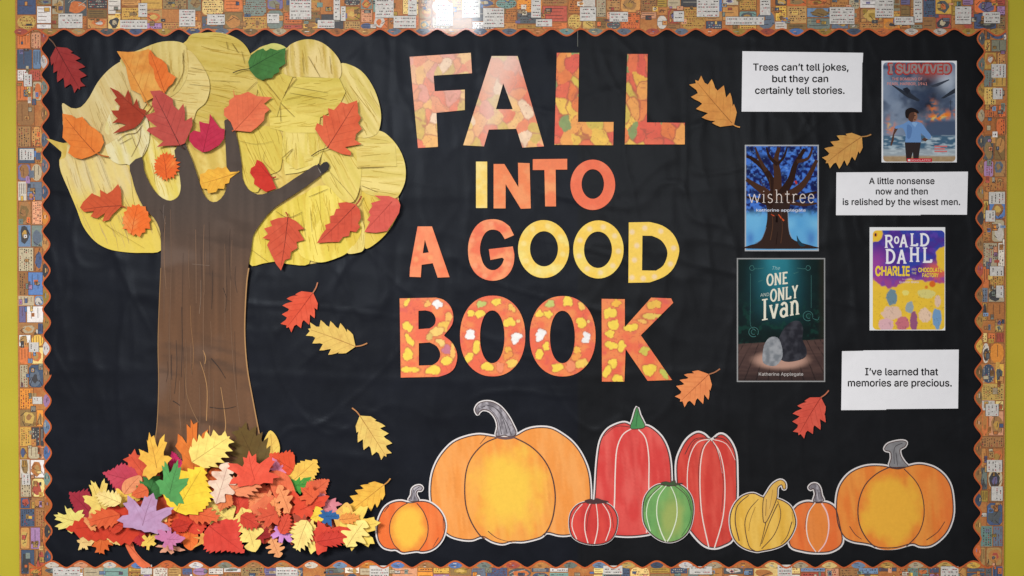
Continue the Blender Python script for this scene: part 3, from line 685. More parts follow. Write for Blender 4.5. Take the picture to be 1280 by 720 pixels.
bl = [([(201, 335), (199, 380), (197.5, 430), (198.3, 480), (196.5, 528), (193, 556)], (.9, 1.2), C(150, 112, 70)),
      ([(311, 335), (308.5, 352), (306.5, 385), (306, 420), (309, 460), (316, 500), (324, 542)], (1.6, 1.5), TAN),
      ([(238, 382), (239, 410), (242, 440), (240, 468)], (.6, .9), C(140, 100, 64)), ([(250, 452), (256, 470), (259, 490), (258, 526)], (.6, 1.1), TAN), ([(276, 484), (280, 510), (282, 530), (281, 540)], (.7, 1.3), TAN),
      ([(231, 460), (233, 490), (240, 512), (248, 528)], (.5, .9), C(140, 104, 70)), ([(251, 350), (251, 372), (249, 392)], (.5, .7), C(134, 108, 88)),
      ([(254, 438), (257, 447), (256, 455)], (1.2, .8), TAN), ([(264, 448), (274, 460), (282, 473)], (1.3, .6), DKB), ([(240, 455), (240, 468)], (.7, .7), DKB),
      ([(216, 501), (221, 504), (225, 507)], (1.2, .8), DKB), ([(279, 360), (283, 372)], (.8, .5), DKB), ([(200, 262), (206, 274), (204, 290)], (.8, .5), DKB), ([(205, 256), (204, 268), (207, 280)], (.5, .5), C(120, 104, 96)),
      ([(213, 262), (214, 330), (212, 420), (213, 500)], (.5, .5), C(120, 92, 72)), ([(290, 300), (288, 380), (292, 460), (300, 530)], (.5, .6), C(124, 94, 72)), ([(240, 330), (262, 332)], (.4, .4), C(130, 110, 96)),
      ([(262, 560), (262, 532)], (.6, 1.0), TAN), ([(205, 300), (205, 400)], (.6, .4), C(112, 88, 72)), ([(262, 509), (280, 511), (295, 508)], (1.1, .6), DKB)]
rb = random.Random(77)
for _ in range(34):
    x_ = rb.uniform(206, 302); y_ = rb.uniform(262, 520); L_ = rb.uniform(25, 110)
    if y_+L_ < 560: bl.append(([(x_, y_), (x_+jit0(rb, 1.5), y_+L_*.5), (x_+jit0(rb, 2)+(.06 if x_ > 270 and y_ > 400 else 0)*L_, y_+L_)], rb.uniform(.35, .9), rb.choice([C(60, 44, 36), C(70, 52, 42), C(132, 100, 76), C(118, 88, 66)])))
lines('bark_line', bl, 24.75, trunk, M_PAPER, h=trunkh)
lines('tape_band', [([(397, 208), (401, 216)], (.9, .9), C(170, 160, 150)), ([(409, 206), (410, 211)], (.9, .9), C(150, 146, 140))], 24.8, trunk, M_PAPER, h=trunkh)
sheet('branch_stub', [(396, 207), (398, 204), (401, 208), (404, 203), (409, 202), (412, 207), (410, 213), (402, 217)], 27.0, C(44, 38, 36), M_PAPER, trunk, thick=.8)
BR = C(140, 112, 46)
cl = [([(283, 52), (285, 62)], 1.1, BR), ([(290, 54), (298, 66)], 1.1, BR), ([(302, 64), (306, 80)], .8, BR), ([(262, 100), (300, 102)], .5, BR), ([(385, 70), (400, 96)], .8, BR), ([(378, 72), (380, 92)], .7, BR), ([(412, 70), (414, 92)], .6, BR),
      ([(364, 108), (410, 116)], .5, BR), ([(362, 116), (408, 124)], .6, BR), ([(330, 100), (350, 125)], .8, BR), ([(371, 98), (356, 116)], 1.1, BR), ([(350, 128), (368, 146)], .9, BR), ([(350, 132), (351, 152)], .8, C(110, 80, 40)),
      ([(321, 102), (308, 114)], .9, C(150, 120, 60)), ([(322, 104), (330, 122)], .5, BR), ([(357, 199), (366, 186), (352, 198)], .8, BR), ([(408, 210), (440, 246), (447, 262)], .5, BR),
      ([(446, 210), (480, 209)], .9, BR), ([(452, 232), (472, 240)], .9, BR), ([(440, 258), (448, 246), (451, 232)], .9, BR), ([(386, 246), (410, 236)], .8, BR), ([(376, 262), (382, 296)], .5, BR), ([(388, 264), (390, 290)], .5, BR),
      ([(340, 264), (332, 270)], .6, BR), ([(345, 264), (360, 272), (378, 265)], .9, C(130, 110, 50)), ([(314, 312), (336, 328)], .6, BR), ([(102, 190), (110, 216), (118, 240)], .6, C(160, 140, 90)), ([(120, 186), (130, 214), (138, 236)], .6, C(160, 140, 90)),
      ([(147, 176), (158, 168), (170, 166), (178, 156)], 1.0, C(120, 88, 52)), ([(150, 180), (165, 172)], .8, C(120, 88, 52)), ([(176, 158), (174, 176), (164, 196)], .8, C(130, 98, 60)), ([(164, 168), (170, 184)], .6, C(130, 98, 60)), ([(184, 180), (176, 200)], .7, C(120, 88, 52)),
      ([(128, 152), (122, 182), (132, 205)], .8, C(150, 116, 60)), ([(228, 66), (229, 90), (216, 114)], 1.0, C(150, 120, 56)), ([(230, 62), (228, 80)], .8, BR), ([(236, 105), (262, 108)], .5, C(150, 130, 80)), ([(238, 84), (256, 88)], .5, C(150, 130, 80)),
      ([(292, 174), (320, 180), (342, 176)], .4, BR), ([(332, 188), (330, 202), (352, 222)], .5, BR), ([(110, 260), (150, 296)], .5, C(180, 150, 50)), ([(130, 280), (180, 310)], .5, C(180, 150, 50))]
for q in cl: lines('fold_shade_twig_line', [(q[0], q[1]*.75, q[2])], 23.6, tree, M_STREAK)  # dark strokes paint fold shadows on the crown, and a few brown twigs

# ---- leaves on the crown
G = 'leaves pinned over the tree crown'
LIFT = 6.0
def crown_leaf(poly, base, tip, color, d, label, group, stalk=None, **kw): return leaf(poly, base, tip, color, d+LIFT, label, group, stalk, **kw)
def Z(pts, ox, oy, k): return [(ox+x/k, oy+y/k) for x, y in pts]
crown_leaf([(146, 64), (160, 65), (176, 64), (186, 61), (192, 70), (200, 76), (206, 90), (214, 96), (205, 112), (192, 122), (180, 128), (176, 118), (164, 112), (160, 98), (157, 82)], (182, 124), (150, 66), C(228, 150, 66), 21, 'wide light orange leaf at the top left of the crown', G, (186, 132), tint=C(236, 176, 88), curl=.7)
crown_leaf(Z([(660, 105), (690, 145), (730, 165), (760, 195), (770, 240), (815, 270), (795, 310), (770, 330), (745, 370), (715, 330), (690, 280), (680, 220), (655, 190), (650, 140)], 50, 40, 4.8), (206, 116), (187, 63), C(232, 116, 46), 24, 'deeper orange narrow leaf lying on the wide light orange one', G, curl=1.1)
crown_leaf([(137, 109), (148, 114), (156, 122), (160, 112), (164, 122), (166, 133), (171, 123), (174, 135), (183, 138), (180, 146), (176, 153), (168, 160), (155, 164), (141, 167), (150, 160), (158, 156), (148, 153), (140, 154), (147, 148), (142, 143), (139, 138), (148, 138), (150, 133), (143, 125), (146, 122)],
     (180, 144), (139, 111), C(166, 58, 34), 23, 'rust red leaf with long pointed teeth left of the large rose red leaf', G, (192, 130), stalkc=C(150, 80, 46))
crown_leaf(Z([(660, 355), (720, 350), (770, 385), (795, 400), (800, 440), (830, 470), (860, 430), (870, 480), (868, 535), (912, 510), (915, 560), (890, 620), (868, 668), (840, 680), (760, 682), (700, 690), (740, 655), (680, 620), (640, 592), (652, 575), (700, 568), (650, 530), (630, 500), (690, 480), (670, 430), (680, 390)], 50, 40, 4.8),
     (222, 176), (192, 116), C(190, 78, 68), 26.5, 'large rose red oak like leaf above the second branch', G, (230, 186), vein=C(90, 40, 38), stalkc=C(70, 40, 34))
crown_leaf(Z([(155, 490), (185, 535), (215, 575), (245, 585), (240, 640), (210, 680), (150, 715), (110, 722), (60, 690), (30, 650), (35, 610), (60, 590), (98, 600), (90, 535), (120, 545), (150, 550)], 230, 40, 4.8), (254, 190), (264, 146), C(192, 42, 72), 25, 'crimson pink leaf between the two middle branches', G)
crown_leaf(Z([(295, 340), (305, 380), (340, 375), (385, 358), (440, 385), (530, 392), (480, 430), (500, 450), (515, 465), (485, 490), (480, 530), (440, 570), (400, 600), (300, 590), (280, 540), (240, 500), (240, 460), (270, 440), (270, 410), (300, 390)], 230, 40, 4.8), (294, 162), (330, 122), C(228, 112, 74), 24.5, 'salmon orange maple leaf above the third branch', G, (290, 164))
crown_leaf(Z([(385, 180), (400, 140), (440, 110), (475, 98), (490, 115), (520, 98), (560, 110), (610, 95), (605, 150), (608, 190), (570, 215), (572, 240), (540, 255), (530, 275), (490, 280), (470, 290), (430, 272), (395, 230)], 230, 40, 4.8), (311, 86), (355, 62), C(66, 118, 56), 24, 'green toothed leaf at the top middle of the crown', G, (291, 91), vein=C(34, 66, 34), stalkc=C(60, 50, 34), stalkw=1.0)
crown_leaf(Z([(265, 262), (270, 300), (270, 325), (285, 350), (270, 375), (290, 405), (260, 430), (255, 460), (288, 480), (205, 495), (235, 520), (235, 537), (190, 530), (120, 500), (90, 460), (55, 405), (65, 375), (95, 390), (95, 335), (125, 340), (120, 300), (150, 310), (185, 270), (215, 280)], 380, 60, 4), (409, 185), (445, 127), C(222, 98, 62), 25, 'coral red maple leaf above the end of the long right branch', G, (389, 195), vein=C(130, 46, 34), stalkc=C(60, 40, 30), stalkw=1.0)
crown_leaf([(78, 142), (90, 144), (95, 148), (103, 146), (112, 157), (119, 161), (127, 168), (130, 178), (125, 189), (114, 195), (102, 199), (93, 197), (85, 191), (88, 182), (78, 172), (79, 160)], (118, 190), (79, 144), C(232, 126, 50), 22, 'bright orange leaf at the far left edge of the crown', G, (136, 196), vein=C(150, 70, 30))
crown_leaf([(x, y) for x, y in [(206+17*px, 208+18*py) for px, py in ragged(61, 22, .80)]], (208, 222), (204, 192), C(236, 104, 40), 22, 'small frilly orange leaf between the first and second branch', G, vein=C(170, 50, 20), tint=C(244, 150, 70))
crown_leaf(Z([(1000, 190), (1025, 185), (1040, 165), (1070, 168), (1090, 155), (1110, 162), (1130, 152), (1150, 180), (1196, 178), (1150, 212), (1145, 235), (1125, 240), (1120, 265), (1090, 262), (1080, 280), (1040, 287), (1035, 265), (1010, 262), (1000, 235)], 0, 170, 4), (290, 218), (250, 230), C(240, 178, 62), 22.5, 'small golden leaf in the gap left of the third branch', G, (299, 214))
crown_leaf(Z([(85, 118), (110, 130), (125, 150), (140, 175), (158, 205), (165, 225), (182, 262), (130, 280), (95, 258), (70, 240), (72, 215), (50, 185), (55, 160), (75, 148)], 300, 170, 4), (340, 222), (322, 202), C(206, 52, 38), 22.5, 'small bright red oval leaf right of the third branch', G, (345, 221))
crown_leaf(Z([(590, 240), (605, 270), (608, 350), (560, 395), (545, 420), (512, 428), (525, 385), (485, 412), (452, 402), (470, 375), (420, 380), (400, 358), (415, 330), (460, 285), (470, 292), (502, 305), (500, 268), (535, 290), (562, 272)], 0, 170, 4), (151, 257), (102, 262), C(206, 86, 48), 22, 'terracotta oak leaf on the lower left of the crown', G, (157, 259), vein=C(130, 50, 30))
crown_leaf([(x*1.0, y) for x, y in [(168+18.5*px, 275+21*py) for px, py in ragged(71, 15, .84)]], (164, 294), (172, 256), C(240, 112, 42), 24, 'crinkled orange leaf beside the terracotta oak leaf', G, tint=C(240, 150, 80))
crown_leaf(Z([(240, 405), (280, 425), (322, 465), (290, 470), (322, 520), (282, 530), (287, 560), (255, 580), (250, 612), (225, 620), (205, 672), (180, 640), (160, 600), (135, 545), (150, 520), (112, 510), (140, 490), (120, 462), (160, 450), (150, 425), (190, 410)], 300, 170, 4), (360, 271), (351, 336), C(208, 84, 56), 24, 'brick red leaf hanging tip down beside the trunk top', G, (357, 265), vein=C(110, 36, 28))
crown_leaf(Z([(385, 535), (410, 490), (430, 465), (425, 445), (452, 435), (450, 400), (470, 395), (480, 365), (500, 362), (490, 335), (530, 330), (575, 340), (600, 370), (605, 410), (590, 435), (600, 455), (580, 480), (550, 475), (545, 500), (515, 505), (495, 530), (450, 530)], 300, 170, 4), (444, 257), (398, 303), C(208, 82, 58), 25, 'brick red toothed leaf at the lower right of the crown, tip to the left', G, (452, 245), vein=C(130, 44, 34))
crown_leaf(Z([(672, 297), (745, 300), (790, 318), (802, 345), (795, 385), (760, 440), (735, 475), (680, 484), (622, 480), (650, 430), (636, 420), (652, 395), (642, 380), (662, 350), (655, 335), (705, 320)], 300, 170, 4), (490, 252), (456, 289), C(216, 92, 78), 24, 'pinkish red leaf on the rightmost lobe of the crown', G, (497, 248))

# ---- the heap at the foot of the tree: back to front
G = 'paper leaves heaped at the foot of the trunk'
HEAP = [
 ('ragged', 0, 100, 640, 200, 684, (176, 60, 40), 'rust brown leaf mostly buried at the left of the heap'),
 ('maple', 90, 150, 575, 232, 650, (206, 76, 44), 'large burnt orange leaf mostly buried behind the green one'),
 ('ragged', 10, 200, 600, 300, 680, (196, 62, 40), 'large dark red leaf buried in the middle of the heap'),
 ('maple', 60, 270, 590, 370, 680, (206, 80, 50), 'wide rust orange leaf buried right of the middle of the heap'),
 ('ragged', 0, 340, 612, 440, 684, (202, 92, 58), 'terracotta leaf mostly hidden at the right of the heap'),
 ('maple', 95, 219, 524, 266, 600, (226, 120, 46), 'tall orange leaf standing in front of the trunk'),
 ('fine', 115, 210, 564, 228, 590, (202, 40, 98), 'small magenta leaf peeking out left of the tall orange leaf'),
 ('serrated', 130, 153, 561, 200, 612, (222, 88, 60), 'coral leaf below and left of the spiky golden leaf'),
 ('fine', 165, 128, 578, 172, 614, (198, 66, 86), 'raspberry pink leaf on the upper left slope of the heap'),
 ('petal', 95, 328, 538, 350, 580, (232, 192, 92), 'small yellow leaf tip sticking out right of the trunk foot'),
 ('fine', 150, 336, 562, 369, 598, (226, 82, 46), 'orange red leaf on the slope right of the trunk'),
 ('serrated', 120, 286, 527, 338, 596, (100, 78, 36), 'olive brown leaf in front of the right side of the trunk'),
 ('ragged', 110, 336, 572, 358, 597, (228, 136, 168), 'small pink ragged leaf beside the olive brown leaf'),
 ('fine', 50, 350, 574, 400, 610, (240, 192, 84), 'golden leaf with a tall tip on the right slope of the heap'),
 ('ragged', 10, 358, 596, 394, 618, (74, 152, 62), 'small bright green leaf on the right slope of the heap'),
 ('fine', 40, 382, 598, 412, 626, (222, 102, 66), 'burnt orange pointed leaf right of the small bright green one'),
 ('ragged', 120, 392, 615, 428, 645, (218, 132, 142), 'dusty pink leaf above the blue one'),
 ('fine', 140, 86, 610, 118, 652, (166, 44, 60), 'wine red leaf behind the yellow leaves at the far left'),
 ('oak', 10, 132, 610, 178, 636, (246, 204, 88), 'bright yellow leaf strip left of the lilac star leaf'),
 ('maple', 120, 103, 598, 142, 650, (242, 212, 112), 'straw yellow leaf with a tall tip on the left slope'),
 ('maple', 160, 67, 632, 106, 667, (240, 222, 124), 'lemon leaf at the far left end of the heap'),
 ('petal', 60, 152, 594, 178, 618, (238, 152, 104), 'peach rolled leaf under the coral one'),
 ('serrated', 70, 170, 590, 206, 628, (58, 118, 58), 'dark green leaf half hidden behind the bright green one'),
 ('serrated', 260, 112, 650, 144, 693, (222, 104, 46), 'orange leaf pointing straight down at the left of the heap'),
 ('ragged', 0, 96, 662, 118, 688, (238, 200, 128), 'cream crumpled leaf at the lower left'),
 ('maple', 80, 133, 656, 154, 682, (240, 206, 122), 'cream leaf like a small hand under the red wing leaf'),
 ('fine', 300, 156, 650, 184, 684, (192, 44, 50), 'deep crimson leaf under the lilac star leaf'),
 ('fine', 186, 82, 630, 176, 682, (210, 62, 38), 'long red leaf like a wing pointing left'),
 ('ragged', 30, 176, 666, 197, 688, (242, 202, 92), 'small yellow leaf scrap on the lower edge left of the pink leaf'),
 ('ragged', 340, 194, 676, 232, 693, (230, 160, 128), 'peach leaf under the round pink one'),
 ('oak', 290, 332, 672, 356, 697, (238, 164, 108), 'peach leaf hanging lowest below the lilac leaf'),
 ('fine', 320, 256, 580, 284, 622, (214, 104, 50), 'burnt orange leaf behind the pale pink one'),
 ('maple', 10, 286, 604, 342, 645, (232, 128, 80), 'salmon leaf with curled edges under the big coral leaf'),
 ('ragged', 0, 318, 612, 352, 640, (234, 140, 92), 'light orange curled leaf right of the salmon one'),
 ('fine', 100, 281, 610, 312, 642, (212, 66, 46), 'small red leaf between the pale pink and the salmon leaves'),
 ('petal', 150, 335, 588, 370, 626, (230, 112, 72), 'smooth orange leaf right of the big coral leaf'),
 ('maple', 300, 304, 618, 352, 672, (228, 118, 78), 'orange maple leaf facing down left of the lilac leaf'),
 ('ragged', 0, 318, 656, 340, 680, (156, 36, 36), 'dark maroon leaf scrap on the lower edge'),
 ('ragged', 70, 338, 642, 370, 679, (206, 138, 200), 'lilac leaf at the bottom right of the orange maple leaf'),
 ('fine', 30, 210, 638, 246, 672, (226, 86, 42), 'orange red leaf under the big bright yellow one'),
 ('petal', 270, 228, 660, 248, 688, (236, 114, 48), 'orange leaf on the lower edge right of the round pink leaf'),
 ('star', 20, 240, 660, 276, 690, (232, 162, 78), 'ochre leaf on the lower edge'),
 ('fine', 60, 222, 624, 264, 668, (216, 64, 42), 'scarlet leaf right of the lilac star leaf'),
 ('oak', 325, 256, 624, 300, 664, (242, 216, 116), 'straw yellow wavy leaf in the middle of the heap'),
 ('oak', 290, 292, 634, 330, 690, (244, 214, 118), 'straw yellow ragged leaf reaching to the lower edge'),
 ('fine', 318, 254, 648, 306, 692, (218, 68, 54), 'red leaf pointing down right on the lower edge'),
 ('ragged', 20, 352, 606, 412, 664, (222, 74, 46), 'big vermilion leaf on the right half of the heap'),
 ('ragged', 200, 358, 642, 392, 668, (170, 74, 54), 'brown red curled leaf under the big vermilion one'),
 ('ragged', 0, 361, 648, 418, 693, (246, 216, 116), 'pale yellow leaf on the lower edge left of the round red one'),
 ('fine', 200, 388, 632, 406, 654, (244, 206, 70), 'small yellow leaf left of the blue leaf'),
 ('petal', 80, 417, 628, 442, 668, (236, 182, 92), 'honey yellow leaf above the round red one'),
 ('maple', 10, 424, 632, 476, 689, (242, 206, 96), 'yellow leaf at the far right end of the heap'),
 ('ragged', 0, 398, 637, 427, 659, (44, 96, 152), 'blue leaf near the right end of the heap'),
 ('ragged', 10, 384, 650, 446, 694, (218, 72, 52), 'round red leaf in front near the right end'),
 ('fine', 170, 128, 646, 154, 668, (206, 64, 40), 'narrow scarlet leaf poking out left of the lilac leaf'),
 ('maple', 40, 104, 640, 128, 664, (232, 150, 90), 'small peach maple leaf on the tail of the long red wing leaf'),
 ('serrated', 290, 196, 638, 216, 668, (236, 108, 54), 'slim orange leaf hanging right of the lilac leaf'),
 ('fine', 20, 214, 648, 240, 666, (196, 52, 36), 'small dark scarlet leaf above the lower edge, near the middle'),
 ('serrated', 330, 300, 640, 326, 664, (206, 66, 46), 'small brick leaf beside the straw ragged leaf'),
 ('fine', 80, 330, 622, 352, 648, (240, 150, 90), 'small apricot broad leaf on the rust maple leaf'),
 ('maple', 140, 372, 604, 400, 632, (228, 96, 56), 'small orange maple leaf on top of the big vermilion leaf'),
 ('serrated', 60, 346, 640, 366, 668, (214, 74, 50), 'slim brick red leaf left of the cream yellow one'),
 ('fine', 200, 164, 604, 186, 624, (226, 104, 60), 'small orange leaf between the peach and dark green ones'),
 ('maple', 60, 270, 600, 296, 628, (232, 142, 96), 'small peach maple leaf below the blush pink leaf'),
 ('serrated', 10, 424, 640, 450, 656, (232, 150, 70), 'slim golden orange leaf beside the blue leaf'),
 ('oak', 200, 184, 640, 210, 660, (238, 186, 110), 'small cream orange wavy leaf right of the lilac leaf'),
 ('serrated', 200, 108, 636, 150, 662, (226, 96, 52), 'orange red narrow leaf lying over the long red wing leaf'),
 ('serrated', 30, 286, 590, 330, 622, (236, 140, 96), 'apricot toothed leaf under the big coral red leaf'),
 ('maple', 200, 318, 628, 350, 660, (214, 84, 56), 'rust red small maple leaf in the middle of the right half'),
 ('oak', 120, 344, 606, 366, 642, (240, 150, 96), 'apricot curled leaf left of the big vermilion leaf'),
 ('serrated', 245, 362, 650, 392, 690, (246, 218, 130), 'cream yellow leaf pointing down over the pale yellow one'),
 ('serrated', 20, 396, 662, 440, 684, (204, 58, 44), 'dark scarlet leaf lying across the round red one'),
 ('oak', 60, 426, 650, 462, 684, (248, 222, 130), 'pale straw leaf lying on the yellow one at the right end'),
 ('serrated', 340, 236, 632, 276, 656, (226, 100, 56), 'orange scarlet leaf across the middle of the heap'),
 ('serrated', 150, 118, 612, 152, 634, (248, 220, 140), 'cream leaf across the straw yellow one on the left slope'),
 ('fine', 250, 268, 612, 292, 640, (222, 120, 70), 'dull orange leaf hanging below the blush pink one'),
 ('fine', 60, 204, 580, 268, 644, (246, 206, 58), 'big bright yellow leaf in the upper middle of the heap'),
 ('oak', 70, 260, 578, 296, 630, (236, 202, 178), 'pale blush pink leaf right of the big bright yellow one'),
 ('maple', 66, 194, 574, 236, 633, (86, 156, 84), 'bright green leaf standing upright left of the middle'),
 ('maple', 100, 284, 563, 350, 609, (232, 86, 62), 'big coral red leaf in front of the trunk foot'),
 ('serrated', 38, 236, 537, 293, 585, (246, 216, 116), 'pale yellow toothed leaf in front of the trunk foot'),
 ('maple', 110, 173, 540, 215, 600, (242, 186, 74), 'spiky golden leaf left of the trunk foot'),
 ('ragged', 0, 193, 658, 232, 688, (204, 122, 164), 'round pink leaf on the lower edge'),
 ('maple', 75, 146, 616, 218, 668, (190, 148, 184), 'lilac star shaped leaf in the left half of the heap'),
]
for i, (kind, ang, x0, y0, x1, y1, c, lab) in enumerate(HEAP):
    poly, b, t = fit(kind, 100+i*3, ang, x0, y0, x1, y1)
    leaf(poly, b, t, C(*c), 12.5+i*.62 + (4 if y0 < 600 and 180 < x0 < 345 else 0), lab, G, nv=3 if kind != 'star' else 2, curl=.55)
cs = catmull([(156, 679), (160, 676), (166, 679), (169, 688), (178, 699), (188, 706), (186, 709), (176, 709), (166, 699), (160, 689)], 3)
leaf(cs, (158, 678), (184, 707), C(234, 112, 70), 14, 'curved orange paper stalk hanging from the heap down to the border', G, side=False)

# ================================================================== letters
ORN = C(232, 104, 58); YL = C(240, 196, 62); CR = C(240, 214, 150)
def blobs(x, y, c, lst, seed, ring=C(176, 84, 40)):
    for i, (cx, cy, rx, ry, a, bc) in enumerate(lst):
        u, v = rot(x-cx, y-cy, a); th = np.arctan2(v, u)
        wv = 1+.55*(fbm(np.cos(th)*1.1+9*i, np.sin(th)*1.1+seed, seed+i, 2)-.5)*2
        d = np.sqrt((u/rx)**2+(v/ry)**2)/wv; w1 = 1.2/min(rx, ry)
        c = mixc(c, ring, (1-sm(1.0, 1.0+w1*1.1, d))*.75); c = mixc(c, np.asarray(bc)*(.9+.2*fbm(x/4, y/4, seed+i, 2))[:, None], 1-sm(.9, 1.02, d))
    return c
def leafprint(seed, pal, scale=13, ring=C(168, 70, 44), ra=.75, pale=None):
    """printed autumn leaf collage: cells with inked outlines"""
    rnd = random.Random(seed); K = [np.asarray(p) for p in pal]
    def cf(x, y):
        wx = x+7*(fbm(x/16, y/16, seed, 2)-.5)*2; wy = y+7*(fbm(x/16, y/16, seed+4, 2)-.5)*2
        gx, gy = wx/scale, wy/(scale*1.25); ix, iy = np.floor(gx), np.floor(gy)
        best = np.full(len(x), 9.0); sec = np.full(len(x), 9.0); bid = np.zeros(len(x), int)
        for ox in (-1, 0, 1):
            for oy in (-1, 0, 1):
                cx, cy = ix+ox, iy+oy
                jx = vn(cx+.001, cy+.001, seed+50); jy = vn(cx+.001, cy+.001, seed+60)
                idn = (vn(cx+.001, cy+.001, seed+70)*len(K)*.9999).astype(int)
                d = np.hypot(gx-(cx+jx), gy-(cy+jy)); nb = d < best
                sec = np.where(nb, best, np.minimum(sec, d)); bid = np.where(nb, idn, bid); best = np.where(nb, d, best)
        c = np.array(K)[bid]; c = c*(.86+.28*fbm(x/5, y/5, seed+1, 2))[:, None]
        c = mixc(c, ring, (1-sm(.03, .12, sec-best))*ra*(fbm(x/11, y/11, seed+2, 2) > .42)); l = fbm(wx/12+30, wy/15, seed+15, 2); c = mixc(c, ring, (1-sm(.0, .016, np.abs(l-.5)))*ra*.8)
        if pale is not None: c = mixc(c, C(246, 224, 206), pale(x, y))  # glare painted into the print as a pale wash
        return c
    return cf
def wash(base, alt, seed, dots=None, dc=None):
    def cf(x, y):
        c = mixc(base, alt, sm(.35, .75, fbm(x/13, y/13, seed, 3))); c = c*(.93+.14*fbm(x/3, y/3, seed+3, 2))[:, None]
        if dots:
            for (dx, dy) in dots: c = mixc(c, dc, (1-sm(1.8, 4.6, np.hypot(x-dx, y-dy)))*.62)
        return c
    return cf
def letter(ch, poly, d, cf, label, holes=(), step=1.3, edge=C(224, 130, 70), grp='cut paper letters of the headline'):
    return tag(sheet('paper_letter', poly, d, None, M_PRINT2, None, holes=holes, step=step, cf=cf, thick=1.2, edge=edge, h=lambda x, y: .9*fbm(x/35, y/35, int(poly[0][0]), 2)), label, 'letter', grp)
M_PRINT2 = material('printed_letter_card', 0.5, 0.35, 0.07, 220, 0.12, 700, coat=0.12, coat_rough=0.4)
PALF_GLARE = [C(238, 144, 92), C(240, 186, 112), C(236, 120, 80), C(240, 196, 96), C(228, 140, 120), C(242, 170, 110), C(214, 176, 76), C(242, 206, 170), C(238, 132, 84), C(232, 110, 70), C(240, 176, 90)]  # colours for F and A, paled to hold the glare on them
PALL = [C(234, 120, 50), C(238, 160, 60), C(230, 96, 60), C(240, 190, 70), C(226, 86, 62), C(236, 140, 56), C(234, 110, 60), C(240, 176, 60), C(214, 184, 66), C(240, 160, 70), C(228, 84, 56), C(132, 150, 84), C(238, 130, 60)]
WH = C(240, 236, 232)
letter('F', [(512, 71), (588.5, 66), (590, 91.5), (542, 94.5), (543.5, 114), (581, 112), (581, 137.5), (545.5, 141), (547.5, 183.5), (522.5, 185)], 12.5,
       leafprint(3, PALF_GLARE, 14, C(176, 96, 60), .7, lambda x, y: .22*sm(175, 95, y)+.03), 'letter F of the word FALL in orange leaf print paled by painted-in glare')
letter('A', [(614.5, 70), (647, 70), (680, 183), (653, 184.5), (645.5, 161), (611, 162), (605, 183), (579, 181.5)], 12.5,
       leafprint(8, PALF_GLARE, 15, C(186, 110, 90), .65, lambda x, y: .55*sm(60, 5, np.abs(x-.0-(624-(y-70)*.15)) + .35*(y-70))+.05), 'letter A of the word FALL in leaf print with strong glare painted in', holes=[[(629, 104), (641, 136.5), (620, 136.5)]])
letter('L', [(696, 66), (724, 66), (722.5, 152.5), (767, 152.5), (766.5, 181.5), (693, 181)], 12.5, leafprint(13, PALL, 14.5), 'first letter L of the word FALL in orange leaf print')
letter('L', [(784, 67.5), (809.5, 67.5), (808.5, 153), (856, 153.5), (856, 180.5), (781, 180.5)], 12.5, leafprint(21, PALL, 14.5), 'second letter L of the word FALL, at the end of the word')
letter('I', [(595, 202), (609, 202), (609, 260), (595, 260)], 12, wash(C(240, 200, 80), C(244, 216, 124), 31), 'yellow letter I that starts the word INTO', step=2)
letter('N', [(617, 205), (630.5, 205), (648, 234), (647.5, 203.5), (662, 204), (663.5, 260.5), (651, 261), (632, 230), (632, 260.5), (617, 260.5)], 12, wash(C(238, 122, 56), C(240, 142, 78), 32), 'orange letter N of the word INTO', step=2)
letter('T', [(666, 199), (709, 198.5), (709, 212), (694.5, 212), (695, 258), (681.5, 258), (680.5, 212.5), (666, 212.5)], 12, wash(C(238, 116, 58), C(242, 150, 84), 33), 'orange letter T of the word INTO', step=2)
letter('O', ell(741, 231, 28, 31.5), 12, wash(C(236, 98, 50), C(240, 112, 66), 34), 'red orange letter O that ends the word INTO', holes=[ell(741, 230, 14, 18.5)], step=2)
letter('A', [(522, 283), (540, 283), (562, 346.5), (547, 347), (541, 329), (527, 331), (526, 346.5), (512, 346), (512.5, 335)], 12, wash(C(238, 112, 58), C(242, 134, 78), 35, [(524, 310), (538, 322), (520, 324)], C(244, 160, 90)), 'orange letter A standing alone before the word GOOD', holes=[[(531, 299.5), (536, 315.5), (528.5, 316.5)]], step=1.8)
letter('G', catmull([(637, 283), (628, 276.5), (617, 274), (604, 276), (594, 284), (587, 298), (585, 313), (587, 328), (593, 340), (603, 348), (616, 351), (629, 348), (637, 341), (642, 330), (643, 318)], 3, False)
       + [(641, 308), (611, 311.5), (613, 325), (628, 322)] + catmull([(630, 324), (627, 331), (620, 337), (612, 337), (605, 331), (601, 320), (600, 309), (603, 297), (609, 289), (617, 287), (625, 290), (631, 299)], 3, False) + [(642.5, 294)], 12,
       wash(C(236, 104, 58), C(244, 150, 92), 36, [(590, 300), (594, 332), (614, 280), (636, 330), (606, 345)], C(246, 160, 110)), 'orange letter G of the word GOOD', step=1.6)
dotY = C(246, 218, 150)
def ring(cx, cy, rx, ry, n, ph): return [(cx+rx*math.cos(2*math.pi*(i+ph)/n), cy+ry*math.sin(2*math.pi*(i+ph)/n)) for i in range(n)]
letter('O', ell(679.5, 311.3, 32, 36.2), 12, wash(C(242, 198, 66), C(240, 214, 110), 37, ring(679, 311, 25, 29, 8, .3), C(246, 222, 140)), 'first yellow letter O of the word GOOD, next to the G', holes=[ell(680, 311, 17.5, 22)], step=1.6)
letter('O', ell(748, 311.8, 31.5, 36.3), 12, wash(C(244, 200, 66), C(242, 210, 90), 38, ring(748, 312, 25, 29, 9, .1), C(240, 214, 176)), 'second yellow letter O of the word GOOD, next to the D', holes=[ell(747.5, 312.2, 17.5, 22.8)], step=1.6)
